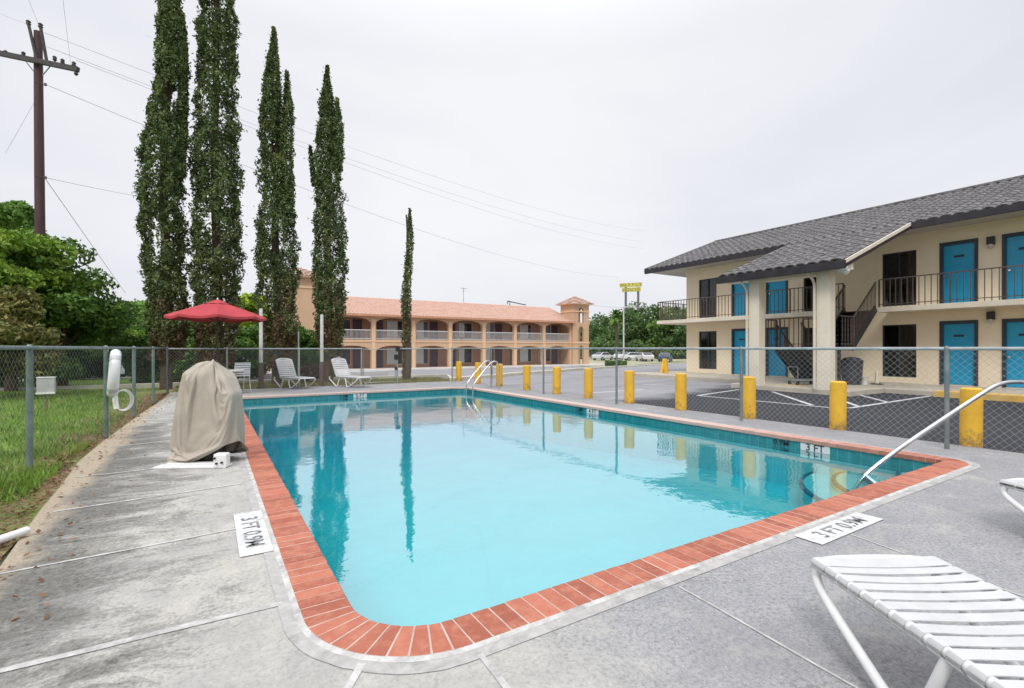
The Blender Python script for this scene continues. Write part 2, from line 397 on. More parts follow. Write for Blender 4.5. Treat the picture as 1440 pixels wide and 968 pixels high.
# coping of bricks
def brick_mat():
    t = NT('coping_brick'); v = t.coord('World'); g = t.n('ShaderNodeNewGeometry'); r = g.outputs['Random Per Island']
    c = t.mix(r, (.30, .088, .052), (.46, .155, .095))
    c = t.mix(t.ramp(t.noise(v, 11, 7, .75), [(.46, 0.0), (.66, .55)]), c, (.55, .24, .155))
    c = t.mix(t.ramp(t.noise(v, 4, 7, .75), [(.60, 0.0), (.75, .7)]), c, (.14, .06, .04))
    sep = t.n('ShaderNodeSeparateXYZ'); t.l(g.outputs['Position'], sep.inputs[0])    # far and right bricks paled: their grazing-angle sheen is put into the colour
    mr = t.n('ShaderNodeMapRange'); t.l(sep.outputs['Y'], mr.inputs[0]); mr.inputs[1].default_value = 2.2; mr.inputs[2].default_value = 6
    gt = t.math('GREATER_THAN', sep.outputs['X'], PX1-.2); far = t.math('GREATER_THAN', sep.outputs['Y'], PY1-.1)
    f = t.math('MAXIMUM', t.math('MULTIPLY', gt, mr.outputs[0]), far)
    c = t.mix(t.math('MULTIPLY', f, .85), c, (.62, .48, .42))
    t.base(c); t.set(.7, 0, .35); t.bump(t.noise(v, 55, 6, .7), .4, .006); return t.m
M_brick = brick_mat()
M_mortar = mk('pale_mortar', (.56, .45, .39), (.40, .29, .24), 9, .9, bump=.4)
def coping():
    R = rrect(0, 1); m = MB(); W = CW-.005
    def brick(a0, a1, b1, b0):              # inner a0-a1, outer b0-b1
        m.prism([a0, a1, b1, b0], -.045, .012+random.uniform(-.0015, .0015))
    cs = [(PX0, PY0, 1, 1, pi), (PX1, PY0, -1, 1, 1.5*pi), (PX1, PY1, -1, -1, 0), (PX0, PY1, 1, -1, .5*pi)]
    ends = []
    g = .0032
    for (x, y, sx, sy, a0), r in zip(cs, RAD):
        cx, cy = x+sx*r, y+sy*r; n = max(2, round((r+CW)*pi/2/.108))
        for i in range(n):
            A, B = a0+pi/2*i/n, a0+pi/2*(i+1)/n
            gi, go = g/max(r, .03), g/(r+W)
            gi = min(gi, (B-A)*.3)
            P = lambda rr, a: (cx+rr*cos(a), cy+rr*sin(a))
            ri = max(r-.012, .004)
            mid = (A+B)/2
            m.prism([P(ri, A+gi), P(ri, B-gi), P(r+W, B-go), P(r+W, mid), P(r+W, A+go)], -.045, .012+random.uniform(-.0015, .0015))
        ends.append(((cx, cy), r, a0))
    for k in range(4):                      # straight runs
        (c0, r0, a0), (c1, r1, a1) = ends[k], ends[(k+1) % 4]
        ae = a0+pi/2; nx, ny = cos(ae), sin(ae)
        p = Vector((c0[0]+r0*nx, c0[1]+r0*ny)); q = Vector((c1[0]+r1*nx, c1[1]+r1*ny)); d = q-p; L = d.length; d /= L
        n = round(L/.104)
        for i in range(n):
            s, e = L*i/n+g, L*(i+1)/n-g; N = Vector((nx, ny)); j = random.uniform(-.002, .002)
            a = p+d*s-N*(.012+j); b = p+d*e-N*(.012+j); c = p+d*e+N*W; dd = p+d*s+N*W
            m.prism([tuple(a), tuple(b), tuple(c), tuple(dd)], -.045, .012+random.uniform(-.0015, .0015))
    o = m.build('pool_coping', M_brick, bevel=.005); struct(o, 'red brick coping around the rim of the pool')
    A = rrect(-.006, 14); B = rrect(CW-.004, 14); n = len(A); mm = MB()
    mm.add([(x, y, .0095) for x, y in A]+[(x, y, .0095) for x, y in B]+[(x, y, -.05) for x, y in A]+[(x, y, -.05) for x, y in B],
           [(i, (i+1) % n, n+(i+1) % n, n+i) for i in range(n)]+[(i, 2*n+i, 2*n+(i+1) % n, (i+1) % n) for i in range(n)]+[(2*n+i, 3*n+i, 3*n+(i+1) % n, 2*n+(i+1) % n) for i in range(n)])
    mm.build('mortar', M_mortar, o)
coping()

# pool shell
def plaster_mat():
    t = NT('pool_plaster'); v = t.coord('World')
    c = t.mix(t.ramp(t.noise(v, 1.1, 8, .75, .5), [(.35, 0.0), (.7, 1.0)]), (.80, .85, .86), (.64, .74, .76))
    c = t.mix(t.ramp(t.noise(v, 9, 6, .7), [(.55, 0.0), (.7, .3)]), c, (.86, .90, .90)); ck = t.n('ShaderNodeTexVoronoi'); ck.feature = 'DISTANCE_TO_EDGE'; ck.inputs['Scale'].default_value = .55; t.l(v, ck.inputs['Vector']); c = t.mix(t.ramp(ck.outputs['Distance'], [(.0, .12), (.010, 0.0)]), c, (.35, .50, .52))
    t.base(c); t.set(.8, 0, .2); return t.m
def tile_mat():
    t = NT('waterline_tile'); v = t.coord('World'); g = t.n('ShaderNodeNewGeometry'); sep = t.n('ShaderNodeSeparateXYZ'); t.l(g.outputs['Position'], sep.inputs[0])
    s = t.math('ADD', sep.outputs['X'], sep.outputs['Y'])
    a = t.math('LESS_THAN', t.math('FRACT', t.math('MULTIPLY', s, 1/.15)), .04)
    b = t.math('LESS_THAN', t.math('FRACT', t.math('MULTIPLY', t.math('ADD', sep.outputs['Z'], .205), 1/.15)), .04)
    c = t.mix(t.ramp(t.noise(v, 9, 4, .6), [(.3, 0.0), (.7, 1.0)]), (.012, .17, .19), (.03, .27, .30))
    c = t.mix(t.math('MULTIPLY', t.math('MAXIMUM', a, b), .5), c, (.25, .42, .42))
    t.base(c); t.set(.18, 0, .6); return t.m
M_plaster = plaster_mat(); M_tile = tile_mat()
def pz(y): return -.78-.45*min(max((y-5)/7, 0), 1)
WZ = -.165
O = rrect(.012, 10); n = len(O); m = MB()
m.add([(x, y, -.24) for x, y in O]+[(x, y, -1.6) for x, y in O], [(i, (i+1) % n, n+(i+1) % n, n+i) for i in range(n)])
shell = struct(m.build('pool_shell', M_plaster, smooth=True), 'pale plaster basin of the pool')
m = MB(); m.add([(x, y, -.045) for x, y in O]+[(x, y, -.24) for x, y in O], [(i, (i+1) % n, n+(i+1) % n, n+i) for i in range(n)]); m.build('tile_band', M_tile, shell, smooth=True)
ys = [PY0-.1, 5, 6.5, 8, 9.5, 11, 12, PY1+.1]; m = MB(); m.grid([PX0-.1, PX1+.1], ys, lambda x, y: pz(y)); m.build('pool_floor', M_plaster, shell)
# corner steps
M_stepedge = mk('step_edge_tile', (.01, .12, .20), (.02, .18, .26), 8, .4, bump=0)
for k, (r, z) in enumerate([(1.58, -.47), (1.20, -.385), (.86, -.30), (.50, -.225)]):
    arc = [(PX1+.01, PY0-.01)]+[(PX1+.01+r*cos(a), PY0-.01+r*sin(a)) for a in [pi/2+pi/2*i/20 for i in range(21)]]
    MB().prism(arc, -1.0, z).build('step', M_plaster, shell)
    m = MB(); A = [(PX1+.01+(r+.004)*cos(pi/2+pi/2*i/20), PY0-.01+(r+.004)*sin(pi/2+pi/2*i/20)) for i in range(21)]; B = [(PX1+.01+(r-.05)*cos(pi/2+pi/2*i/20), PY0-.01+(r-.05)*sin(pi/2+pi/2*i/20)) for i in range(21)]
    m.add([(x, y, z+.004) for x, y in A]+[(x, y, z+.004) for x, y in B]+[(x, y, z-.03) for x, y in A], [(i, i+1, 22+i, 21+i) for i in range(20)]+[(i, i+1, 43+i, 42+i) for i in range(20)]); m.build('step_edge', M_stepedge, shell)
# water
def water_mat():
    t = NT('pool_water'); t.t.nodes.remove(t.b); v = t.coord('World')
    tr = t.n('ShaderNodeBsdfTransparent'); tr.inputs[0].default_value = (1, 1, 1, 1)
    gl = t.n('ShaderNodeBsdfGlossy'); gl.inputs['Roughness'].default_value = .015; gl.inputs[0].default_value = (.97, 1, 1, 1)
    fr = t.n('ShaderNodeLayerWeight'); fr.inputs['Blend'].default_value = .5; kf = t.math('ADD', t.math('MULTIPLY', t.math('POWER', fr.outputs['Facing'], 3.0), .44), .34)
    bp = t.n('ShaderNodeBump'); bp.inputs['Strength'].default_value = .22; bp.inputs['Distance'].default_value = .02
    h = t.math('ADD', t.noise(v, 1.6, 3, .5), t.math('MULTIPLY', t.noise(v, 6, 3, .55), .26)); t.l(h, bp.inputs['Height'])
    t.l(bp.outputs[0], gl.inputs['Normal']); t.l(bp.outputs[0], fr.inputs['Normal'])
    ms = t.n('ShaderNodeMixShader'); t.l(kf, ms.inputs[0]); t.l(tr.outputs[0], ms.inputs[1]); t.l(gl.outputs[0], ms.inputs[2]); t.l(ms.outputs[0], t.out.inputs[0])
    ab = t.n('ShaderNodeVolumeAbsorption'); ab.inputs[0].default_value = (.02, .955, .98, 1); ab.inputs[1].default_value = 1.6
    t.l(ab.outputs[0], t.out.inputs[1]); return t.m
MB().prism(rrect(.02, 10), -1.9, WZ).build('water', water_mat()); struct(bpy.data.objects['water'], 'clear turquoise water filling the pool')

# depth markings
def depth_patch(cx, cy, rot, L, W, s):
    M = Matrix.Translation((cx, cy, .009)) @ Matrix.Rotation(rot, 4, 'Z')
    m = MB(); m.add([tuple(M @ Vector((x, y, -.0015))) for x, y in ((-L/2, -W/2), (L/2, -W/2), (L/2, W/2), (-L/2, W/2))], [(0, 1, 2, 3)])
    o = m.build('depth_marking', M_mark, deck)
    text(s, 'lettering', W*.82, M @ Matrix.Translation((0, -.005, .001)), M_ink, o)
depth_patch(.275, 4.20, -pi/2, .98, .205, '3 FT 0.9M')
depth_patch(4.18, 1.865, 0, .98, .20, '3 FT 0.9M')
M_inkw = mk('tile_lettering_black', (.02, .02, .025), (.04, .04, .045), 5, .4, bump=0); M_tilew = mk('white_depth_tile', (.70, .71, .70), (.62, .63, .62), 5, .3, bump=0)
def wall_mark(p, nrm, s1, s2):
    # p on the tiled wall, nrm = 'x' (right wall) or 'y' (far wall)
    R = Matrix(((0, 0, -1, 0), (-1, 0, 0, 0), (0, 1, 0, 0), (0, 0, 0, 1))) if nrm == 'x' else Matrix(((1, 0, 0, 0), (0, 0, -1, 0), (0, 1, 0, 0), (0, 0, 0, 1)))
    M = Matrix.Translation(p) @ R
    def plate(x0, x1): m = MB(); m.add([tuple(M @ Vector((x, y, .006))) for x, y in ((x0, -.055), (x1, -.055), (x1, .055), (x0, .055))], [(0, 1, 2, 3)]); return m.build('depth_marking', M_tilew, shell)
    a = plate(.0, .42); text(s2, 'lettering', .145, M @ Matrix.Translation((.21, -.002, .009)), M_inkw, a)
    text(s1, 'lettering', .13, M @ Matrix.Translation((-.30, 0, .009)), M_inkw, shell)
yw = YonX(1140, PX1)
wall_mark((PX1+.006, yw+.15, -.108), 'x', '0.9M', '3 FT'); wall_mark((PX1+.006, YonX(825, PX1), -.108), 'x', '1.2M', '4 FT'); wall_mark((XonY(497, PY1), PY1+.006, -.108), 'y', '1.5M', '5 FT')

# ------------------------------------------------------------------ ground, lawn, lot
M_ground = mk('dry_verge_earth', (.30, .27, .17), (.20, .21, .10), .35, .95, bump=.3, bscale=6, bdist=.03, dirt=.4)
xs = [-600, -200, -60, -20, -8, -3, PX0-.12, PX1+.12, 14, 22, 40, 70, 120, 300, 700]
ysg = [-500, -120, -30, -8, 0, PY0-.12, PY1+.12, 19, 21.5, 24, 27, 30, 33, 36, 39, 42, 46, 60, 120, 300, 900]
m = MB(); m.grid(xs, ysg, lambda x, y: gz(x, y)-.06, lambda x, y: PX0-.2 < x < PX1+.2 and PY0-.2 < y < PY1+.2)
struct(m.build('ground', M_ground), 'open ground around the motels')
def lawn_mat():
    t = NT('lawn_turf'); v = t.coord('World')
    sep = t.n('ShaderNodeSeparateXYZ'); t.l(t.n('ShaderNodeNewGeometry').outputs['Position'], sep.inputs[0])
    a = t.mix(t.ramp(t.noise(v, 3.5, 7, .7), [(.35, 0.0), (.65, 1.0)]), (.20, .32, .055), (.11, .20, .035))
    s = t.math('ADD', t.noise(v, .8, 6, .7), t.math('MULTIPLY', t.noise(v, 6, 4, .7), .3))
    mr = t.n('ShaderNodeMapRange'); t.l(sep.outputs['X'], mr.inputs[0]); mr.inputs[1].default_value = -2.6; mr.inputs[2].default_value = -1.4; mr.inputs[3].default_value = 0; mr.inputs[4].default_value = .20
    f = t.ramp(t.math('ADD', s, mr.outputs[0]), [(.70, 0.0), (.92, 1.0)])
    d = t.mix(t.ramp(t.noise(v, 30, 4, .7), [(.4, 0.0), (.6, 1.0)]), (.20, .13, .08), (.36, .29, .19))
    t.base(t.mix(f, a, d)); t.set(.95, 0, .1); t.bump(t.noise(v, 25, 5, .7), .8, .03); return t.m
def lz(x, y): return -.018+.03*noise.noise(Vector((x*.5, y*.5, 0)))+(.05 if x < -2.2 else 0)*min(1, (-2.2-x)/2 if x < -2.2 else 0)
m = MB(); X_ = [-45, -30, -20, -15, -12]+[-10+.4*i for i in range(24)]+[-.9]; Y_ = [-10, -4]+[0+.45*i for i in range(48)]+[24, 28]
m.grid(X_, Y_, lambda x, y: lz(x, y) if x < -1.5 else -.02, lambda x, y: x > -1.0 and y < 18.9)
struct(m.build('lawn', lawn_mat(), smooth=True), 'patchy green lawn beyond the left fence')
def asphalt_mat():
    t = NT('asphalt'); v = t.coord('World'); sep = t.n('ShaderNodeSeparateXYZ'); t.l(t.n('ShaderNodeNewGeometry').outputs['Position'], sep.inputs[0])
    w = t.math('ADD', sep.outputs['Y'], t.math('MULTIPLY', t.math('SUBTRACT', t.noise(v, .5, 3, .5), .5), 2.2))
    w = t.math('ADD', w, t.math('MULTIPLY', sep.outputs['X'], -.24))
    old = t.n('ShaderNodeMapRange'); t.l(w, old.inputs[0]); old.inputs[1].default_value = 6.6; old.inputs[2].default_value = 7.6
    nb = t.noise(v, 130, 3, .8)
    new = t.mix(t.ramp(nb, [(.4, 0.0), (.68, 1.0)]), (.030, .030, .036), (.075, .075, .08))
    new = t.mix(t.ramp(t.noise(v, .7, 6, .7), [(.45, 0.0), (.7, .5)]), new, (.060, .060, .065))
    od = t.mix(t.ramp(t.noise(t.coord('World', (.35, 1.6, 1)), .8, 7, .7), [(.35, 0.0), (.65, 1.0)]), (.34, .33, .34), (.22, .22, .235))
    c = t.mix(old.outputs[0], new, od)
    c = t.mix(t.ramp(t.noise(v, 1.3, 6, .8, .8), [(.60, 0.0), (.72, .55)]), c, (.035, .034, .034)); c = t.mix(t.ramp(t.noise(t.coord('World', (1, .5, 1)), 2.6, 6, .8), [(.62, 0.0), (.72, .35)]), c, (.32, .31, .30))
    t.base(c); t.set(.9, 0, .12); t.bump(nb, .5, .006); return t.m
m = MB(); m.grid([-60, -30, -8, 9.32, 14, 20, 30, 45, 70], [-60, -20, 0, 10, 21.9, 24, 27, 30, 33, 36, 39, 42, 45.2], lambda x, y: gz(x, y)-.022, lambda x, y: x < 9.3 and y < 21.9)
lot = struct(m.build('parking_lot', asphalt_mat()), 'asphalt parking lot outside the pool fence')
# verge beyond the drive on the right
m = MB(); m.add([(x, y, gz(x, y)-.015) for x, y in ((36, 41), (46, 44.8), (58, 50), (120, 78), (120, 150), (44, 150), (43, 60))], [(0, 1, 2, 3, 4, 5, 6)])
struct(m.build('verge', mk('pale_verge', (.42, .38, .27), (.26, .27, .15), .6, .95, bump=.2)), 'pale dry verge beside the drive')
# strip of dry grass and kerb behind the back fence
def kerb(name, pts, w, h, mat, label):
    m = MB()
    P = [Vector(p) for p in pts]
    vs = []
    for i, p in enumerate(P):
        t = (P[min(i+1, len(P)-1)]-P[max(i-1, 0)]); t.z = 0; t.normalize(); nrm = Vector((-t.y, t.x, 0))*w/2
        vs += [p-nrm-Vector((0, 0, .05)), p-nrm+Vector((0, 0, h)), p+nrm+Vector((0, 0, h)), p+nrm-Vector((0, 0, .05))]
    fs = []
    for i in range(len(P)-1):
        for j in range(3): fs.append((4*i+j, 4*i+4+j, 4*i+5+j, 4*i+1+j))
    fs += [(0, 1, 2, 3), (len(vs)-1, len(vs)-2, len(vs)-3, len(vs)-4)]
    m.add(vs, fs); o = m.build(name, mat, bevel=.015); return struct(o, label)
M_kerb = mk('cream_kerb', (.62, .58, .48), (.48, .45, .36), 1.5, .85, bump=.3, dirt=.4)
M_kerbw = mk('white_kerb', (.74, .72, .68), (.6, .58, .54), 1.5, .8, bump=.3, dirt=.3)
kp = [Gs(*p) for p in ((640, 535), (665, 532.5), (701, 529.8), (735, 526.5), (773, 524), (800, 521.6), (828, 519.6))]+[Gs(860, 517.3), Gs(900, 515), Gs(945, 512.5)]
kerb('kerb', kp, .35, .13, M_kerb, 'long cream kerb curving along the drive')
kerb('kerb', [(-40, 21.9, 0), (-8, 21.9, 0), (3, 21.9, 0), (10.0, 22.2, 0), (kp[0][0]-.3, kp[0][1]-.4, kp[0][2])], .25, .13, M_kerb, 'cream kerb behind the back fence')
kerb('kerb', [(-20, 27.5, gz(0, 27.5)), (9, 28.5, gz(0, 28.5))], .35, .22, M_kerbw, 'white kerb across the rear drive behind the cypresses')
# walkway of the far building
m = MB(); m.box(3, 42.5, 45.0, 51, -.9, gz(0, 45.2)+.14); struct(m.build('far_walkway', M_kerbw, bevel=.02), 'white edged walkway in front of the arcaded building')
# markings of the lot
M_line = mk('parking_line_paint', (.72, .72, .72), (.42, .42, .42), 5, .7, bump=.1, dirt=.5)
rm = MB()
def lline(p, q, w=.11):
    a, b = Vector((*G(*p, -.02), 0)), Vector((*G(*q, -.02), 0)); d = (b-a).normalized(); nn = Vector((-d.y, d.x, 0))*w/2
    rm.add([(v.x, v.y, -.018) for v in (a-nn, b-nn, b+nn, a+nn)], [(0, 1, 2, 3)])
for p, q in [((981, 556.5), (1040, 548)), ((981, 556.5), (1168, 573.5)), ((1086, 551), (1142, 570)), ((1168, 573.5), (1196, 574)), ((1196, 574), (1309, 557)),
             ((1169, 558), (1208, 572)), ((1206, 555), (1249, 566)), ((820, 553.5), (905, 548)), ((905, 541), (960, 543))]: lline(p, q)
struct(rm.build('road_markings', M_line), 'white painted parking lines on the asphalt')

# walkway of the near motel
WX = 21.6; m = MB()
m.box(18.3, 33, -14, 6.9, -.1, .13); m.box(16.0, 33, 6.903, 10.75, -.1, .133); m.box(18.3, 33, 10.753, 18.2, -.1, .13)
struct(m.build('motel_walkway', mk('walkway_concrete', (.56, .50, .40), (.42, .38, .31), 1.2, .85, bump=.3, dirt=.4), bevel=.02), 'cream concrete walkway along the near motel')
M_ykerb = mk('yellow_kerb_paint', (.78, .45, .05), (.66, .46, .18), 2, .6, bump=.3, dirt=.45)
for (a, b, w) in (((18.19, -14), (18.19, 5.6), .24),):
    m = MB(); m.box(a[0]-.1, a[0]+.105, a[1], b[1], -.06, .14); m.box(a[0]+.1, a[0]+.6, a[1], b[1], .131, .137)
    struct(m.build('yellow_kerb', M_ykerb, bevel=.01), 'yellow painted kerb edge of the motel walkway' if a[1] < 0 else 'faded yellow kerb at the far end of the motel walkway')
m = MB(); m.box(16.6, 17.5, 8.6, 9.6, .131, .139); struct(m.build('yellow_pad', mk('faded_yellow', (.66, .46, .22), (.56, .46, .32), 2)), 'faded yellow painted patch on the portico floor')

# ------------------------------------------------------------------ fences
def mesh_mat():
    t = NT('chain_link'); uv = t.n('ShaderNodeTexCoord').outputs['UV']; sep = t.n('ShaderNodeSeparateXYZ'); t.l(uv, sep.inputs[0])
    P = .095
    def diag(op):
        s = t.math(op, sep.outputs['X'], sep.outputs['Y']); s = t.math('ADD', s, t.math('MULTIPLY', t.math('SINE', t.math('MULTIPLY', s, 0)), 0))
        f = t.math('FRACT', t.math('MULTIPLY', s, 1/P)); f = t.math('ABSOLUTE', t.math('SUBTRACT', f, .5)); return t.math('LESS_THAN', f, .021)
    m_ = t.math('MAXIMUM', diag('ADD'), diag('SUBTRACT'))
    t.base((.40, .42, .43)); t.set(.5, .3, .5)
    tr = t.n('ShaderNodeBsdfTransparent'); ms = t.n('ShaderNodeMixShader'); t.l(m_, ms.inputs[0]); t.l(tr.outputs[0], ms.inputs[1]); t.l(t.b.outputs[0], ms.inputs[2]); t.l(ms.outputs[0], t.out.inputs[0])
    return t.m
M_mesh = mesh_mat()
def fence(label, posts, top, mat, zb=0, r=.032, rail=None, post_h=None, skip=(), group='chain link fences around the pool'):
    t = thing('chain_link_fence', label, 'fence', (posts[0][0], posts[0][1], zb), 0, group)
    for k, (x, y) in enumerate(posts):
        m = MB(); rr = r
        m.lathe((x, y, zb-.05), [(rr, 0), (rr, top+.03), (rr*1.25, top+.035), (rr*1.2, top+.065), (rr*.5, top+.09)], 12)
        m.build('post', mat, t, smooth=True)
    m = MB(); m.tube([(x, y, zb+top) for x, y in posts], .023, 8)
    m.build('top_rail', rail or mat, t, smooth=True)
    m = MB(); m.uv = []; u = 0; prev = None
    for k, (x, y) in enumerate(posts):
        if prev: u += sqrt((x-prev[0])**2+(y-prev[1])**2)
        prev = (x, y); m.v += [(x, y, zb+.02), (x, y, zb+top-.01)]; m.uv += [(u, 0), (u, top)]
        if k and (k-1) not in skip: m.f.append((2*k-2, 2*k, 2*k+1, 2*k-1))
    m.build('wire_mesh', M_mesh, t, fixn=False); return t
LF = [(-2.0, -2.5), (-1.95, .2), (-1.92, 2.7), (-1.88, 5.2), (-1.74, 7.62), (-1.385, 9.92), (-1.315, 12.6), (-1.20, 15.2), (-1.12, 18.75)]
fence('long grey chain link fence between the left deck edge and the lawn', LF, 1.405, M_galvgreen)
BY = 18.75
bx = [-1.12, .5, 2.72, 4.92]
fence('chain link fence behind the loungers and umbrella, along the cypresses', [(x, BY) for x in bx], 1.385, M_galv)
fence('short chain link fence panel from the gate to the right rear corner', [(6.32, BY), (8.7, BY)], 1.385, M_galv)
gt = thing('chain_link_gate', 'narrow chain link gate with dark latch in the rear fence', 'gate', (4.98, BY, 0))
m = MB(); m.tube([(5.0, BY, .08), (5.0, BY, 1.36), (6.24, BY, 1.36), (6.24, BY, .08)], .02, 8, closed=True); m.build('gate_frame', M_galv, gt, smooth=True)
m = MB(); m.v = [(5.0, BY, .08), (6.24, BY, .08), (6.24, BY, 1.36), (5.0, BY, 1.36)]; m.uv = [(0, 0), (1.24, 0), (1.24, 1.28), (0, 1.28)]; m.f = [(0, 1, 2, 3)]; m.build('wire_mesh', M_mesh, gt, fixn=False)
for nm_, q_ in (('latch', (6.18, 6.36, BY-.07, BY-.02, .95, 1.15)), ('hinge', (6.2, 6.3, BY-.06, BY-.02, .55, .66)), ('closer', (6.26, 6.42, BY-.06, BY+.06, 1.28, 1.48))):
    m = MB(); m.box(*q_); m.build(nm_, M_black, gt, bevel=.01)
RF = [(8.78, -3.2), (8.76, -.4)]+[(8.72, 2.55), (8.7, 5.62), (8.7, 9.0), (8.7, 12.15), (8.7, 15.4), (8.7, BY)]
fence('chain link fence between the pool deck and the parking lot bollards', RF, 1.395, mk('weathered_grey_post', (.24, .28, .27), (.16, .19, .19), 5, .5, .3, bump=.1), r=.029, rail=M_galv)
# tall poles standing in the back fence line
for x, h, lab in ((XonY(367, BY+.25), 2.75, 'tall white post behind the umbrella edge, brown at its base'), (XonY(452.5, BY+.25), 2.62, 'tall white post behind the right rear lounger')):
    p = thing('tall_post', lab, 'post', (x, BY+.25, 0), 0, 'tall posts along the rear fence')
    MB().lathe((x, BY+.25, .9), [(.062, 0), (.058, h-.9), (.04, h-.87)], 14).build('shaft', mk('greyed_white_post', (.62, .62, .60), (.48, .48, .46), 5, .6), p, smooth=True)
    MB().lathe((x, BY+.25, 0), [(.085, -.1), (.085, .9)], 14).build('base', mk('rusty_brown', (.10, .06, .05), (.17, .11, .09), 6, .7), p, smooth=True)
xp = XonY(420, BY+.1); MB().lathe((xp, BY+.12, 0), [(.028, -.05), (.028, 1.98), (.01, 2.0)], 10).build('slim_post', M_galv, smooth=True)
tag(bpy.data.objects['slim_post'], 'slim bare grey metal post behind the rear fence between the loungers', 'post')

# ------------------------------------------------------------------ bollards
def bollard(x, y, label, lean=(0, 0), group='yellow bollards along the pool fence'):
    o = thing('bollard', label, 'bollard', (x, y, -.03), 0, group)
    return o
bp = []
bY = [(9.18, 2.45), (9.12, 4.17), (9.05, 5.75), (9.0, 7.37), (8.98, 8.95), (8.95, 10.5), (8.93, 11.95), (8.93, 13.6), (8.95, 15.45), (8.95, 17.15), (8.95, 18.9)]
bl = ['yellow bollard nearest the stair rail, a grey fence post in front of it', 'yellow bollard with a small dark hole low on its front', 'yellow bollard in front of the near edge of the portico',
      'yellow bollard in front of the motel ground floor window', 'yellow bollard left of the motel corner by the tile wall', 'yellow bollard standing below the light pole', 'yellow bollard with a dark fence post at its left side',
      'yellow bollard just right of the pool ladder', 'yellow bollard seen through the pool ladder, right one', 'yellow bollard seen through the pool ladder, left one', 'yellow bollard left of the pool ladder at the rear corner']
bm0 = MB(); bm0.lathe((0, 0, 0), [(.125, -.1), (.125, .80), (.12, .835), (.10, .85)], 24)
for k, ((x, y), lab) in enumerate(zip(bY, bl)):
    x = max(x, 8.92)+.12
    if k == 0: proto = bm0.build('bollard', M_bollard, smooth=True); o = proto
    else: o = proto.copy(); COL.objects.link(o)
    o.location = (x, y, -.02); o.rotation_euler = (random.uniform(-.015, .015), random.uniform(-.015, .015), k*1.3)
    tag(o, lab, 'bollard', 'yellow bollards along the pool fence')
for (px, py, ly, lab) in ((930, 528, .20, 'yellow bollard leaning left at the far corner of the motel'), (938, 529, -.12, 'slender yellow bollard crossing the leaning one by the motel corner')):
    x, y = G(px, py); o = proto.copy(); COL.objects.link(o); o.location = (x, y, -.02); o.scale = (.8, .8, 1.05); o.rotation_euler = (ly*.3, ly, 0); tag(o, lab, 'bollard', 'yellow bollards by the motel corner')

# ------------------------------------------------------------------ pool handrail and ladder
def smooth_path(P, it=2):
    P = [Vector(p) for p in P]
    for _ in range(it):
        Q = [P[0]]
        for a, b in zip(P, P[1:]): Q += [a*.75+b*.25, a*.25+b*.75]
        P = Q+[P[-1]]
    return P
hr = MB(); hr.tube(smooth_path([(6.75, 2.90, -.42), (6.95, 2.79, -.10), (8.30, 2.05, .865), (8.52, 1.95, .965), (8.75, 1.85, .975), (9.05, 1.72, .95), (9.12, 1.69, .8), (9.12, 1.69, .0)], 3), .0255, 14)
tag(hr.build('handrail', M_steel, smooth=True), 'polished steel handrail sloping down into the corner steps', 'handrail')
ld = thing('pool_ladder', 'steel pool ladder with two looped rails at the far right corner', 'ladder', (7.9, 15.0, 0))
for y in (14.72, 15.22):
    m = MB(); m.tube(smooth_path([(7.60, y, -1.0), (7.60, y, -.05), (7.60, y, .18), (8.25, y, .86), (8.42, y, .96), (8.58, y, .90), (8.66, y, .7), (8.60, y, 0)], 3), .024, 10); m.build('rail', M_steel, ld, smooth=True)
for z in (-.35, -.62):
    m = MB(); m.box(7.55, 7.66, 14.74, 15.20, z, z+.03); m.build('rung', M_white, ld, bevel=.005)

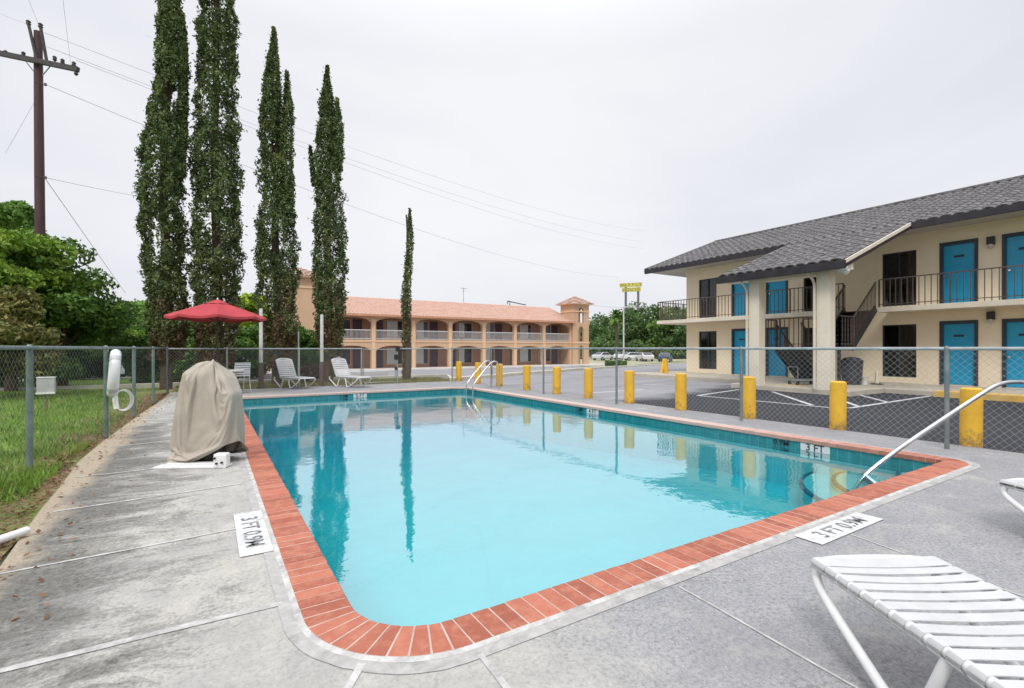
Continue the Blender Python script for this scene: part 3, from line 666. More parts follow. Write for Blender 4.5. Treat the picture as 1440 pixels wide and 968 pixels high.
# ------------------------------------------------------------------ loungers
def make_chaise(back):
    t = thing('lounger', '', 'lounger')
    W = .285; HZ = .37; F = []
    e = .05
    hinge = 1.22; Lb = .74; by, bz = hinge+Lb*cos(back), HZ+Lb*sin(back)
    m = MB()
    outl = smooth_path([(-W, hinge, HZ), (-W, .16, HZ), (-W, .0, HZ), (-W+.12, -.04, HZ), (W-.12, -.04, HZ), (W, .0, HZ), (W, .16, HZ), (W, hinge, HZ)], 3)
    m.tube(outl, .021, 10)
    m.tube(smooth_path([(-W, hinge+.02, HZ), (-W, by-.12*cos(back), bz-.12*sin(back)), (-W+.05, by, bz), (W-.05, by, bz), (W, by-.12*cos(back), bz-.12*sin(back)), (W, hinge+.02, HZ)], 3), .021, 10)
    m.tube([(-W, hinge+.01, HZ-.03), (W, hinge+.01, HZ-.03)], .016, 8)
    m.build('frame', M_whitemetal, t, smooth=True, local=True)
    for y0, y1 in ((.0, .50), (1.66, 1.22)):
        for s in (-1, 1):
            m = MB(); s_ = 1 if y1 > y0 else -1
            m.tube(smooth_path([(s*W, y0+.02*s_, HZ-.005), (s*W*1.03, y0-.012*s_, HZ-.08), (s*W*1.05, y0+.17*s_, .19), (s*W*1.06, y1, .028), (s*W*1.06, y1+.07*s_, .022), (s*W*1.05, y1+.14*s_, .20), (s*W, y1+.19*s_, HZ-.02)], 3), .021, 10)
            m.build('leg', M_whitemetal, t, smooth=True, local=True)
    # straps
    m = MB()
    def strap(y, ang, w, oy=0, oz=HZ):
        ca, sa = cos(ang), sin(ang); vs = []; E = W+.0245; tw = random.uniform(-.002, .002); dz_ = random.uniform(.006, .013)
        prof = [(-E+.012, -.026), (-E, -.012), (-E, .008), (-E+.010, .0225), (-E+.03, .0245)]+[((W-.02)*(-1+2*i/12), .0245-dz_*(1-(-1+2*i/12)**2)) for i in range(1, 12)]+[(E-.03, .0245), (E-.010, .0225), (E, .008), (E, -.012), (E-.012, -.026)]
        n = len(prof)-1
        for x, z in prof:
            for dy, dz in ((-w/2, 0), (w/2, 0), (w/2, -.004), (-w/2, -.004)):
                yy, zz = y+dy+tw*x/W, z+dz; vs.append((x, oy+yy*ca-zz*sa, oz+yy*sa+zz*ca))
        fs = []
        for i in range(n):
            for j in range(4): fs.append((4*i+j, 4*i+(j+1) % 4, 4*i+4+(j+1) % 4, 4*i+4+j))
        fs += [(0, 1, 2, 3), (4*n+3, 4*n+2, 4*n+1, 4*n)]
        m.add(vs, fs)
    k = 0; y = .045
    strap(.035, 0, .095); y = .125
    while y < hinge-.03: strap(y, 0, .056); y += .076
    y = .06
    while y < Lb-.05: strap(y, back, .056, hinge); y += .076
    m.build('strap', mk('white_vinyl_strap', (.60, .60, .60), (.53, .53, .52), 7, .4, bump=.1, dirt=.12), t, local=True, smooth=True)
    return t
c1 = make_chaise(radians(4)); c1.location = (2.72, 1.06, 0); c1.rotation_euler = (0, 0, radians(180-31))
tag(c1, 'white strap lounger lying flat in the near right corner of the deck', 'lounger', 'white strap loungers on the deck')
c2 = copy_tree(c1); c2.location = (5.42, 1.05, 0); c2.rotation_euler = (0, 0, radians(180-25)); c2['label'] = 'white lounger at the right border, only its rounded foot end in view'
c3 = make_chaise(radians(62)); c4 = copy_tree(c3)
for c, (px, py), lab in ((c3, (432, 547.5), 'raised white lounger beyond the pool, left of the dry brown shrub'), (c4, (512, 546), 'raised white lounger beyond the pool, right of the dry brown shrub')):
    x, y = G(px, py); c.location = (x, y, 0); a = atan2(-.92, .22)
    # local +Y points from foot to head: opposite of the foot direction
    fd = Vector((RX*.80-FX*.60, RY*.80-FY*.60)); hd = -fd; c.rotation_euler = (0, 0, atan2(hd.y, hd.x)-pi/2)
    tag(c, lab, 'lounger', 'white strap loungers on the deck')

# ------------------------------------------------------------------ umbrella, table, chair
ux, uy = G(306, 555)
um = thing('patio_umbrella', 'red octagonal patio umbrella above the table in the rear left corner', 'umbrella', (ux, uy, 0))
M_red = mk('red_canvas', (.48, .058, .070), (.41, .048, .060), 2, .75, bump=.2, bscale=200)
zc, ze, R = 2.84, 2.36, 1.33
m = MB(); n = 8; S = 6; vs = []; fs = []
for k in range(n):
    a0, a1 = 2*pi*k/n, 2*pi*(k+1)/n; base = len(vs)
    for i in range(9):
        r = R*(.08+.92*i/8); 
        for j in range(S+1):
            u = j/S; a = a0+(a1-a0)*u; rr = r*cos(pi/n)/cos((u-.5)*(a1-a0))
            z = zc-(zc-ze)*((r/R)**1.08)-.055*sin(pi*u)*(r/R); vs.append((ux+rr*cos(a), uy+rr*sin(a), z))
    for j in range(S+1):
        u = j/S; a = a0+(a1-a0)*u; rr = R*cos(pi/n)/cos((u-.5)*(a1-a0)); vs.append((ux+rr*cos(a)*1.003, uy+rr*sin(a)*1.003, ze-.055*sin(pi*u)-.07))
    for i in range(9):
        for j in range(S): q = base+i*(S+1)+j; fs.append((q, q+1, q+S+2, q+S+1))
m.add(vs, fs); cn = m.build('canopy', M_red, um, smooth=False)
md = cn.modifiers.new('solid', 'SOLIDIFY'); md.thickness = .006
m = MB(); m.lathe((ux, uy, zc-.10), [(.34, .0), (.20, .065), (.05, .13), (.01, .14)], 8); m.build('vent_cap', M_red, um)
MB().lathe((ux, uy, zc+.02), [(.02, 0), (.025, .03), (.012, .07)], 10).build('finial', M_white, um, smooth=True)
M_pole = mk('dark_pole', (.05, .035, .03), (.08, .06, .05), 5, .4)
MB().lathe((ux, uy, 0), [(.02, .04), (.02, zc-.02)], 12).build('pole', M_pole, um, smooth=True)
for k in range(8):
    a = 2*pi*k/8; m = MB(); m.tube([(ux+.04*cos(a), uy+.04*sin(a), zc-.10), (ux+(R-.03)*cos(a), uy+(R-.03)*sin(a), ze-.02)], .009, 6); m.tube([(ux+.03*cos(a), uy+.03*sin(a), zc-.62), (ux+.70*cos(a), uy+.70*sin(a), zc-.355)], .007, 6); m.build('rib', M_pole, um)
MB().lathe((ux, uy, 0), [(.25, 0), (.25, .04), (.10, .08), (.04, .12), (.035, .3)], 24).build('base', M_concrete, um, smooth=True)
tb = thing('patio_table', 'round white patio table under the red umbrella', 'table', (ux, uy, 0))
MB().lathe((ux, uy, 0), [(.62, .70), (.70, .705), (.715, .72), (.70, .738), (.05, .742)], 36).build('table_top', M_white, tb, smooth=True)
for k in range(4):
    a = pi/4+pi/2*k; m = MB(); m.tube(smooth_path([(ux+.30*cos(a), uy+.30*sin(a), .71), (ux+.40*cos(a), uy+.40*sin(a), .40), (ux+.48*cos(a), uy+.48*sin(a), 0.0)], 2), .02, 8); m.build('leg', M_whitemetal, tb, smooth=True)
# bits on the table
k_ = Vector((ux-.15, uy-.18, .742)); j1 = thing('ashtray', 'small dark dish standing on the white patio table', 'ashtray', k_)
MB().lathe(k_, [(.07, 0), (.09, .05), (.085, .055), (.06, .02), (.01, .015)], 16).build('dish', M_black, j1, smooth=True)
def patio_chair(x, y, rz, label):
    t = thing('patio_chair', label, 'chair', (x, y, 0), rz, 'white patio chairs by the umbrella table')
    m = MB()
    for s in (-1, 1):
        m.tube(smooth_path([(s*.25, -.24, 0), (s*.26, -.22, .40), (s*.27, -.20, .64), (s*.27, .0, .66), (s*.26, .22, .62)], 2), .014, 8)
        m.tube(smooth_path([(s*.25, .32, 0), (s*.24, .20, .42), (s*.22, .32, .95)], 2), .014, 8)
    m.tube([(-.22, .32, .94), (.22, .32, .94)], .014, 8); m.tube([(-.25, -.22, .41), (.25, -.22, .41)], .014, 8)
    m.build('frame', M_whitemetal, t, smooth=True, local=True)
    m = MB()
    for i in range(7): m.box(-.25, .25, -.22+i*.063, -.175+i*.063, .415, .425)
    m.build('seat', M_white, t, local=True)
    m = MB()
    for i in range(6):
        z = .52+i*.07; y_ = .225+(z-.45)*.19; m.box(-.23, .23, y_-.005, y_+.005, z, z+.05)
    m.build('backrest', M_white, t, local=True)
cx_, cy_ = G(330, 552); patio_chair(cx_+.10, cy_-.1, radians(200), 'white strapped patio chair in front of the table, half hidden by the tan cover')

# ------------------------------------------------------------------ pool lift under its cover
lx, ly = .03, 7.06
lf = thing('pool_lift', 'tan canvas cover draped over a pool lift on the left deck', 'pool lift', (lx, ly, 0))
def drape():
    """let a fabric bag fall over a rough lift shape and return the settled cloth as a mesh (built here, nothing loaded)"""
    import bmesh
    bm = bmesh.new()
    for (x0, x1, y0, y1, z0, z1) in ((-.16, .06, -.10, .10, 0, 1.22), (-.27, .02, -.17, .15, 0, 1.12), (-.10, .24, -.10, .20, 0, 1.06), (.05, .39, -.15, .12, 0, .86), (-.36, -.05, -.20, .2, 0, .60), (-.28, .36, -.22, .2, 0, .30), (-1, 1, -1, 1, -.1, 0)):
        for v in bmesh.ops.create_cube(bm, size=1)['verts']:
            v.co = Vector(((x0+x1)/2+v.co.x*(x1-x0), (y0+y1)/2+v.co.y*(y1-y0), (z0+z1)/2+v.co.z*(z1-z0)))
    me = bpy.data.meshes.new('lift_shape'); bm.to_mesh(me); bm.free(); c = bpy.data.objects.new('lift_shape', me); COL.objects.link(c)
    b = c.modifiers.new('bevel', 'BEVEL'); b.width = .04; b.segments = 3
    c.modifiers.new('collision', 'COLLISION'); c.collision.thickness_outer = .012; c.collision.cloth_friction = 12
    NU, NV, NQ, Hh, zt = 92, 38, 9, 1.27, 1.27
    def rim(t):
        hw, hd = .375+.09*t, .32+.075*t; out = []
        for k in range(NU):
            a = 2*pi*k/NU; ca, sa = cos(a), sin(a); out.append((math.copysign(abs(ca)**.55, ca)*hw-.01, math.copysign(abs(sa)**.55, sa)*hd))
        return out
    vs = [(0, 0, zt)]
    for q in range(1, NQ+1): vs += [(x*q/NQ, y*q/NQ, zt) for x, y in rim(0)]
    for i in range(1, NV+1):
        t = i/NV
        for x, y in rim(t):
            kx = 1+.03*noise.noise(Vector((x*3, y*3, t*3))); ky = 1+.05*noise.noise(Vector((x*4+5, y*3, t*3)))
            vs.append((x*kx, y*ky, zt-Hh*t*(1-.24*max(0, (x+.1)/.5)*(1 if y < 0 else .4)+.03*max(0, -x/.5))))
    fs = [(0, 1+k, 1+(k+1) % NU) for k in range(NU)]
    for i in range(NQ+NV-1):
        for k in range(NU): a, b_ = 1+i*NU+k, 1+i*NU+(k+1) % NU; fs.append((a, a+NU, b_+NU, b_))
    me = bpy.data.meshes.new('bag'); me.from_pydata(vs, [], fs); o = bpy.data.objects.new('bag', me); COL.objects.link(o); o.rotation_euler = (0, 0, .12)
    cl = o.modifiers.new('cloth', 'CLOTH'); q = cl.settings; q.quality = 6; q.mass = .35; q.air_damping = 1
    q.tension_stiffness = q.compression_stiffness = 18; q.shear_stiffness = 8; q.bending_stiffness = .35
    k = cl.collision_settings; k.distance_min = .012; k.use_self_collision = True; k.self_distance_min = .006
    cl.point_cache.frame_start = 1; cl.point_cache.frame_end = 60
    for f in range(1, 56): SC.frame_set(f)
    e = o.evaluated_get(bpy.context.evaluated_depsgraph_get()); M = o.matrix_world.copy(); A = [M @ v.co for v in e.data.vertices]
    bpy.data.objects.remove(o); bpy.data.objects.remove(c); SC.frame_set(1)
    return A, fs
def cover():
    A, fs = drape(); vs = []
    for p in A:
        x, y, z = p.x*(.84 if p.x < 0 else .71)*(1+.16*min(1, p.z/1.1)), p.y*.88, p.z
        lift = max(0, x+.10)*max(0, .30-y)*1.0*max(0, 1-z/1.1)**2; z = .015+z*.975+lift
        vs.append((lx+x*RX+y*FX, ly+x*RY+y*FY, z))
    m = MB(); m.add(vs, fs); o = m.build('cover', mk('tan_canvas', (.47, .42, .35), (.41, .36, .295), 2.5, .85, bump=.3, bscale=90, bdist=.003, dirt=.22), lf)
    o.data.polygons.foreach_set('use_smooth', [True]*len(o.data.polygons))
    md = o.modifiers.new('solid', 'SOLIDIFY'); md.thickness = .003
    md = o.modifiers.new('sub', 'SUBSURF'); md.levels = 1; md.render_levels = 1
cover()
def L2(a, b, z): return (lx+a*RX+b*FX, ly+a*RY+b*FY, z)
m = MB(); m.bar(L2(-.46, -.30, .012), L2(.36, -.26, .012), .16, .02); m.bar(L2(-.34, -.30, .035), L2(.30, -.26, .035), .10, .035); m.build('base_plate', M_white, lf, bevel=.004)
m = MB(); m.bar(L2(.22, -.30, .085), L2(.37, -.285, .085), .11, .17); m.build('drive_housing', M_white, lf, bevel=.02)
for a, z in ((.25, .12), (.33, .07), (.27, .06)):
    m = MB(); m.tube([L2(a, -.345, z), L2(a, -.368, z)], .012, 10); m.build('bolt', M_black, lf)
m = MB(); m.lathe(L2(-.02, 0, .02), [(.16, 0), (.16, .5), (.10, .9)], 16); m.build('mast', M_black, lf)

# ------------------------------------------------------------------ ring buoy and rope on the fence post
rx_, ry_ = -1.385+.055, 9.92-.05
vd = Vector((-.131, .991, 0)); sdv = Vector((.991, .131, 0))
rb = thing('ring_buoy', 'white ring buoy hanging edge-on from a left fence post', 'ring buoy', (rx_, ry_, .85))
rc = Vector((rx_, ry_, 0))+sdv*.05
def rpt(a, R_, z0=1.0): return rc+vd*(R_*cos(a)*.85)+Vector((0, 0, z0+R_*1.05*sin(a)))+sdv*(.02*sin(a))
m = MB(); m.tube([rpt(2*pi*i/32, .30) for i in range(32)], .072, 12, closed=True); m.build('ring', M_white, rb, smooth=True)
for a in (pi/4, 3*pi/4, 5*pi/4, 7*pi/4):
    m = MB(); m.tube([rpt(a+q, .30) for q in (-.12, 0, .12)], .076, 12); m.build('band', mk('pale_grey_band', (.6, .6, .62)), rb, smooth=True)
hk = rc+sdv*.10; m = MB(); m.tube(smooth_path([(-1.385, 9.92, 1.16), hk+Vector((0, 0, 1.14)), hk+Vector((0, 0, 1.02))], 2), .014, 8); m.lathe(hk+Vector((0, 0, .99)), [(.03, 0), (.035, .06), (.02, .09)], 10); m.build('hook', mk('grey_hook', (.45, .46, .46)), rb, smooth=True)
rp = MB()
for k in range(3): rp.tube([rc+sdv*(.10+.01*k+(.105+.008*k)*cos(a))+vd*(-.12+.03*cos(a))+Vector((0, 0, .58+(.15+.008*k)*sin(a))) for a in [2*pi*i/28 for i in range(28)]], .007, 6, closed=True)
rp.tube(smooth_path([rc+Vector((0, 0, .74)), rc+sdv*.01-vd*.1+Vector((0, 0, .62)), rc+sdv*.03-vd*.12+Vector((0, 0, .45))], 2), .036, 8)
tag(rp.build('rope_coil', M_white, smooth=True), 'white rope coil hanging below the ring buoy', 'rope')
# meter box on the lawn
bx_, by_ = G(65, 578); mb_ = thing('utility_box', 'small grey utility box on a stake in the lawn', 'utility box', (bx_, by_, 0))
m = MB(); m.box(bx_-.15, bx_+.15, by_-.06, by_+.06, .40, .74); m.build('box', mk('pale_grey_box', (.50, .50, .52), (.40, .40, .41)), mb_, bevel=.01)
m = MB(); m.box(bx_-.16, bx_+.16, by_-.075, by_-.055, .38, .42); m.build('sill', M_white, mb_); m = MB(); m.box(bx_-.155, bx_+.155, by_-.07, by_+.07, .74, .76); m.build('lid', M_white, mb_)
m = MB(); m.box(bx_-.02, bx_+.02, by_-.02, by_+.02, -.1, .40); m.build('stake', mk('timber', (.2, .16, .11)), mb_)
a, b = G(-25, 770, .03), G(38, 748, .03); m = MB(); m.tube([(a[0]-.2, a[1]-.05, .04), (*a, .04), (*b, .04)], .03, 12)
tag(m.build('drain_pipe', M_white, smooth=True), 'white plastic pipe lying on the grass at the deck edge', 'pipe')

# ------------------------------------------------------------------ near motel
M_wall = mk('cream_stucco', (.88, .76, .57), (.82, .70, .51), .7, .85, bump=.35, bscale=70, dirt=.10)
M_wall2 = mk('pale_column_stucco', (.82, .77, .64), (.74, .68, .55), .9, .85, bump=.35, bscale=70, dirt=.22)
M_slab = mk('slab_paint', (.74, .68, .56), (.62, .56, .46), 1, .8, bump=.2, dirt=.15)
def door_mat():
    t = NT('teal_door_paint'); v = t.coord('World'); c = t.mix(t.ramp(t.noise(v, 1.4, 6, .7), [(.35, 0.0), (.65, 1.0)]), (.006, .34, .58), (.005, .28, .50))
    t.base(c); t.set(.35, 0, .5); t.bump(t.noise(v, 4, 3, .5), .1, .01); return t.m
M_door = door_mat()
M_dframe = mk('dark_door_frame', (.025, .035, .045), (.04, .05, .06), 4, .5)
M_rail = mk('dark_rail_paint', (.075, .055, .05), (.12, .09, .08), 5, .5, bump=.1)
def glass(name, c=(.02, .02, .025), rough=.08):
    if name in MC: return MC[name]
    t = NT(name); v = t.coord('World', (1, 1, .5)); cc = t.mix(t.ramp(t.noise(v, 1.3, 4, .6), [(.4, 0.0), (.6, 1.0)]), c, sc(c, 2.4)); t.base(cc); t.set(rough, 0, .5); MC[name] = t.m; return t.m
M_glass = glass('dark_window_glass')
def rooftile_mat(name, c1, c2, c3, dark, cell=.3):
    t = NT(name); v = t.coord('World'); w = t.n('ShaderNodeTexWhiteNoise'); sp = t.n('ShaderNodeVectorMath'); sp.operation = 'SNAP'; sp.inputs[1].default_value = (.36, .30, 50)
    t.l(t.n('ShaderNodeNewGeometry').outputs['Position'], sp.inputs[0]); t.l(sp.outputs[0], w.inputs[0])
    c = t.mix(w.outputs['Value'], c1, c2); c = t.mix(t.ramp(t.noise(v, 7, 6, .8), [(.48, 0.0), (.62, .8)]), c, c3)
    c = t.mix(t.ramp(t.noise(v, 1.2, 7, .75), [(.52, 0.0), (.7, .65)]), c, dark); t.base(c); t.set(.85, 0, .3); t.bump(t.noise(v, 30, 5, .7), .3, .01); return t.m
M_rooft = rooftile_mat('grey_roof_tile', (.085, .08, .08), (.12, .115, .115), (.26, .25, .25), (.045, .04, .042))
def clear_mat():
    t = NT('window_pane'); t.t.nodes.remove(t.b); gl = t.n('ShaderNodeBsdfGlossy'); gl.inputs['Roughness'].default_value = .04; tr = t.n('ShaderNodeBsdfTransparent'); tr.inputs[0].default_value = (.62, .62, .62, 1)
    bp = t.n('ShaderNodeBump'); bp.inputs['Strength'].default_value = .05; t.l(t.noise(t.coord('World'), 2, 2, .5), bp.inputs['Height']); t.l(bp.outputs[0], gl.inputs['Normal'])
    lw = t.n('ShaderNodeLayerWeight'); f = t.math('ADD', t.math('MULTIPLY', t.math('POWER', lw.outputs['Facing'], 4), .8), .07)
    ms = t.n('ShaderNodeMixShader'); t.l(f, ms.inputs[0]); t.l(tr.outputs[0], ms.inputs[1]); t.l(gl.outputs[0], ms.inputs[2]); t.l(ms.outputs[0], t.out.inputs[0]); return t.m
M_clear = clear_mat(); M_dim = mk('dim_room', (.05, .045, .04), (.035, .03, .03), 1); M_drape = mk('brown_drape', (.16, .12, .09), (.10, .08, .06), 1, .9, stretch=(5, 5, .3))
mo = thing('motel', 'two-storey cream motel with blue doors and grey tiled roof on the right', 'motel', (WX, 5, 0))
Y0, Y1 = -12.0, 17.1
DW = .96
units_d = [(14.43, 13.47), (12.72, 11.76), (6.49, 5.53), (4.92, 3.96), (-1.9, -2.86), (-3.5, -4.46)]
units_w = [(16.33, 15.29), (11.09, 10.05), (8.22, 7.17), (3.3, 2.25), (-.2, -1.25), (-5.2, -6.2)]
floors = [(.13, 2.29, .34, 2.27), (2.88, 5.0, 2.97, 4.95)]
holes = []
for (dz0, dz1, wz0, wz1) in floors:
    for a, b in units_d: holes.append([(b, dz0+.02), (a, dz0+.02), (a, dz1), (b, dz1)])
    for a, b in units_w: holes.append([(b, wz0), (a, wz0), (a, wz1), (b, wz1)])
m = MB(); m.panel([(Y0, .13), (Y1, .13), (Y1, 5.62), (Y0, 5.62)], holes, lambda u, v, w: (WX+w, u, v), .2)
wl = m.build('wall', M_wall, mo)
m = MB(); m.box(WX+.2, 31.2, Y1-.2, Y1, .13, 5.62); m.box(WX+.2, 31.2, Y0, Y0+.2, .13, 5.62); m.box(31.2, 31.4, Y0, Y1, .13, 5.62)
g_ = [(WX+.0, 5.6), (31.4, 5.6), (26.5, 7.55)]; m.add([(x, y, z) for y in (Y1-.2, Y1) for x, z in g_], [(0, 1, 2), (3, 5, 4), (0, 3, 4, 1), (1, 4, 5, 2), (2, 5, 3, 0)])
m.build('end_wall', M_wall, mo)
M_plate = mk('dark_plate', (.03, .04, .05)); 
for fi, (dz0, dz1, wz0, wz1) in enumerate(floors):
    for a, b in units_d:
        fr = MB(); x = WX-.03
        for (p0, p1, q0, q1) in ((a-.07, a+.02, dz0+.02, dz1+.05), (b-.02, b+.07, dz0+.02, dz1+.05), (b+.07, a-.07, dz1-.06, dz1+.05)): fr.box(x, WX+.12, p0, p1, q0, q1)
        m = MB(); m.box(WX+.05, WX+.10, b+.07, a-.07, dz0+.03, dz1-.06); d = m.build('door', M_door, mo); fr.build('door_frame', M_dframe, d)
        m = MB(); m.box(WX+.03, WX+.05, (a+b)/2-.13, (a+b)/2+.13, dz1-.50, dz1-.43); m.build('number_plate', M_plate, d)
        m = MB(); m.lathe((WX, 0, 0), [(.001, 0)], 3); m = MB(); m.tube([(WX+.05, a-.15, dz0+1.0), (WX-.01, a-.15, dz0+1.0)], .03, 10); m.build('knob', M_steel, d, smooth=True)
    for a, b in units_w:
        m = MB(); m.add([(WX+.10, b, wz0), (WX+.10, a, wz0), (WX+.10, a, wz1), (WX+.10, b, wz1)], [(0, 1, 2, 3)]); w_ = m.build('window', M_clear, mo)
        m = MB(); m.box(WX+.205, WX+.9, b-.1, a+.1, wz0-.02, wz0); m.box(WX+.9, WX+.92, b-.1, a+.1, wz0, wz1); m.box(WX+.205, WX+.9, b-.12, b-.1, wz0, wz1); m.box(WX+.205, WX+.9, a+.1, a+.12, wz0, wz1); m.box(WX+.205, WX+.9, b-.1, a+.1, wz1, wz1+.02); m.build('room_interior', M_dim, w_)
        m = MB(); ws = random.uniform(.25, .5); sgn = random.random() < .5; vs_ = []
        for q in range(25):
            yy = (b+.02+ws*q/24) if sgn else (a-.02-ws*q/24); xx = WX+.16+.018*sin(q*1.3)
            vs_ += [(xx, yy, wz0+.03), (xx, yy, wz1-.02)]
        m.add(vs_, [(2*q, 2*q+2, 2*q+3, 2*q+1) for q in range(24)]); m.build('curtain', M_drape, w_)
        m = MB()
        for q in (b, a-.04, (a+b)/2-.02): m.box(WX+.05, WX+.11, q, q+.04, wz0, wz1)
        for q in (wz0, wz1-.04, (wz0+wz1)/2-.02): m.box(WX+.052, WX+.108, b+.04, a-.04, q, q+.04)
        m.build('window_frame', M_dframe, w_)
# balcony slab and railing
SX = 20.55
for (a, b, nm) in ((Y0, 7.95, 0), (9.08, 18.2, 1)):
    m = MB(); m.box(SX, WX-.002, a, b, 2.70, 2.88)
    if nm: m.box(WX-.001, 31, Y1+.002, 18.2, 2.70, 2.88)
    m.build('balcony_slab', M_slab, mo, bevel=.01)
def railing(pts, z, h, name='railing', parent=mo, sp=.165):
    m = MB()
    for p, q in zip(pts, pts[1:]):
        a, b = Vector((*p, 0)), Vector((*q, 0)); L = (b-a).length; d = (b-a)/L
        m.bar((a.x, a.y, z+h), (b.x, b.y, z+h), .045, .035); m.bar((a.x, a.y, z+.10), (b.x, b.y, z+.10), .03, .025)
        k = int(L/sp)
        for i in range(k+1):
            c = a+d*(L*i/max(k, 1)); r = .022 if i % 12 == 0 or i == k else .011
            m.box(c.x-r, c.x+r, c.y-r, c.y+r, z+(0 if r > .01 else .10), z+h-.01)
    m.build(name, M_rail, parent)
railing([(SX+.05, Y0), (SX+.05, 7.93)], 2.88, 1.0); railing([(SX+.05, 9.10), (SX+.05, 18.15), (27, 18.15)], 2.88, 1.0)
# roof with real rows of tiles
def tiled_slope(y0, y1, x0, z0, x1, z1, pitch=.30, row=.38, amp=.035, clip=None, flip=1):
    """tile sheet from eave (x0,z0) up to (x1,z1), running y0..y1"""
    L = sqrt((x1-x0)**2+(z1-z0)**2); nr = int(L/row); nt = int((y1-y0)/pitch); per = 6
    dx, dz = (x1-x0)/L, (z1-z0)/L; nx, nz = -dz*np.sign(dx), abs(dx)
    m = MB(); ny = nt*per+1; vs = []; fs = []
    for r in range(nr):
        s0, s1 = L*r/nr, L*(r+1)/nr+.03
        for s, lift in ((s0, .030), (s1, .004)):
            for j in range(ny):
                y = y0+(y1-y0)*j/(ny-1); h = lift+amp*abs(sin(pi*j/per))**.7
                vs.append((x0+dx*s+nx*h, y, z0+dz*s+nz*h))
        b = r*2*ny
        for j in range(ny-1): fs.append((b+j, b+j+1, b+ny+j+1, b+ny+j))
        b2 = len(vs)                                     # butt end of the row
        for j in range(ny):
            y = y0+(y1-y0)*j/(ny-1); vs.append((x0+dx*s0-nx*.01, y, z0+dz*s0-nz*.01))
        # rows are stored as 3 strips
        for j in range(ny-1): fs.append((b2+j, b2+j+1, b+j+1, b+j))
        # shift base for the next row
        vs_extra = ny
        b = None
    return vs, fs
def tiles(name, parent, mat, *args, **kw):
    y0, y1, x0, z0, x1, z1 = args; pitch = kw.get('pitch', .33); row = kw.get('row', .42); amp = kw.get('amp', .065)
    L = sqrt((x1-x0)**2+(z1-z0)**2); nr = max(1, int(L/row)); nt = max(1, int(abs(y1-y0)/pitch)); per = 6; ny = nt*per+1
    dx, dz = (x1-x0)/L, (z1-z0)/L; sg = 1 if dx > 0 else -1; nx, nz = -dz*sg, abs(dx)
    J = np.arange(ny); yy = y0+(y1-y0)*J/(ny-1); hh = amp*np.abs(np.sin(pi*J/per))**.7
    V = []; F = []; off = 0
    for r in range(nr):
        s0, s1 = L*r/nr, L*(r+1)/nr+.03
        for s, l in ((s0, -.02), (s0, .022), (s1, .004)):
            h = hh*(1 if l > -.01 else 1)+l
            V.append(np.stack([x0+dx*s+nx*h, yy, z0+dz*s+nz*h], 1))
        a = np.arange(ny-1)
        for q in (0, 1):
            b = off+q*ny; F.append(np.stack([b+a, b+a+1, b+ny+a+1, b+ny+a], 1))
        off += 3*ny
    m = MB(); m.v = [tuple(p) for p in np.concatenate(V)]; m.f = [tuple(int(i) for i in f) for f in np.concatenate(F)]
    return m.build(name, mat, parent, fixn=False)
EX, EZ, RXX, RZ = 20.3, 5.66, 26.4, 7.88
SL = (RZ-EZ)/(RXX-EX)
roof = tiles('roof', mo, M_rooft, Y0-1.2, 18.8, EX, EZ, RXX, RZ)
tiles('rear_roof_tiles', roof, M_rooft, Y0-1.2, 18.8, 2*RXX-EX, EZ, RXX, RZ)
PXE = 15.6; PZE = EZ-SL*(EX-PXE); PYA, PYB = 6.92, 10.95
tiles('portico_roof_tiles', roof, M_rooft, PYA, PYB, PXE, PZE+.01, EX+.05, EZ+SL*.05+.01)
m = MB(); m.tube([(RXX, y, RZ+.05) for y in np.linspace(Y0-1.2, 18.8, 12)], .10, 8); m.tube([(EX+(RXX-EX)*i/8, 18.78, EZ+.04+(RZ-EZ)*i/8) for i in range(9)], .08, 8); m.build('ridge_tiles', M_rooft, roof, smooth=True)
# soffit, fascia, gutters
M_soff = mk('soffit_paint', (.52, .50, .46), (.42, .40, .37), .6, .85, bump=.1, dirt=.2)
m = MB(); m.box(EX+.06, WX-.002, Y0-1.1, 18.7, EZ-.13, EZ-.10); m.box(WX-.001, 31.5, Y1+.002, 18.7, EZ-.13, EZ-.10)
m.add([(EX+.05, 18.72, EZ-.10), (2*RXX-EX, 18.72, EZ-.10), (RXX, 18.72, RZ-.02)], [(0, 1, 2)]); m.build('soffit', M_soff, mo)
m = MB(); m.box(EX-.05, EX+.05, Y0-1.2, PYA-.02, EZ-.20, EZ+.02); m.box(EX-.05, EX+.05, PYB+.02, 18.8, EZ-.20, EZ+.02); m.box(PXE-.07, PXE+.05, PYA-.08, PYB+.08, PZE-.23, PZE+.01)
m.bar((PXE+.04, PYB+.02, PZE-.06), (EX, PYB+.02, EZ-.06), .05, .18)
m.build('fascia', mk('black_fascia', (.022, .02, .025), (.04, .035, .04), 3, .4), mo, bevel=.008)
m = MB(); m.bar((PXE+.1, PYA-.03, PZE-.02), (EX, PYA-.03, EZ-.02), .05, .10); m.build('rake_board', M_slab, mo); m = MB(); m.bar((PXE+.1, PYA-.02, PZE-.13), (EX, PYA-.02, EZ-.13), .04, .11); m.build('fascia', MC['black_fascia'], mo); m = MB(); m.bar((EX-.02, 18.82, EZ-.08), (RXX, 18.82, RZ-.04), .04, .14); m.build('fascia', MC['black_fascia'], mo)
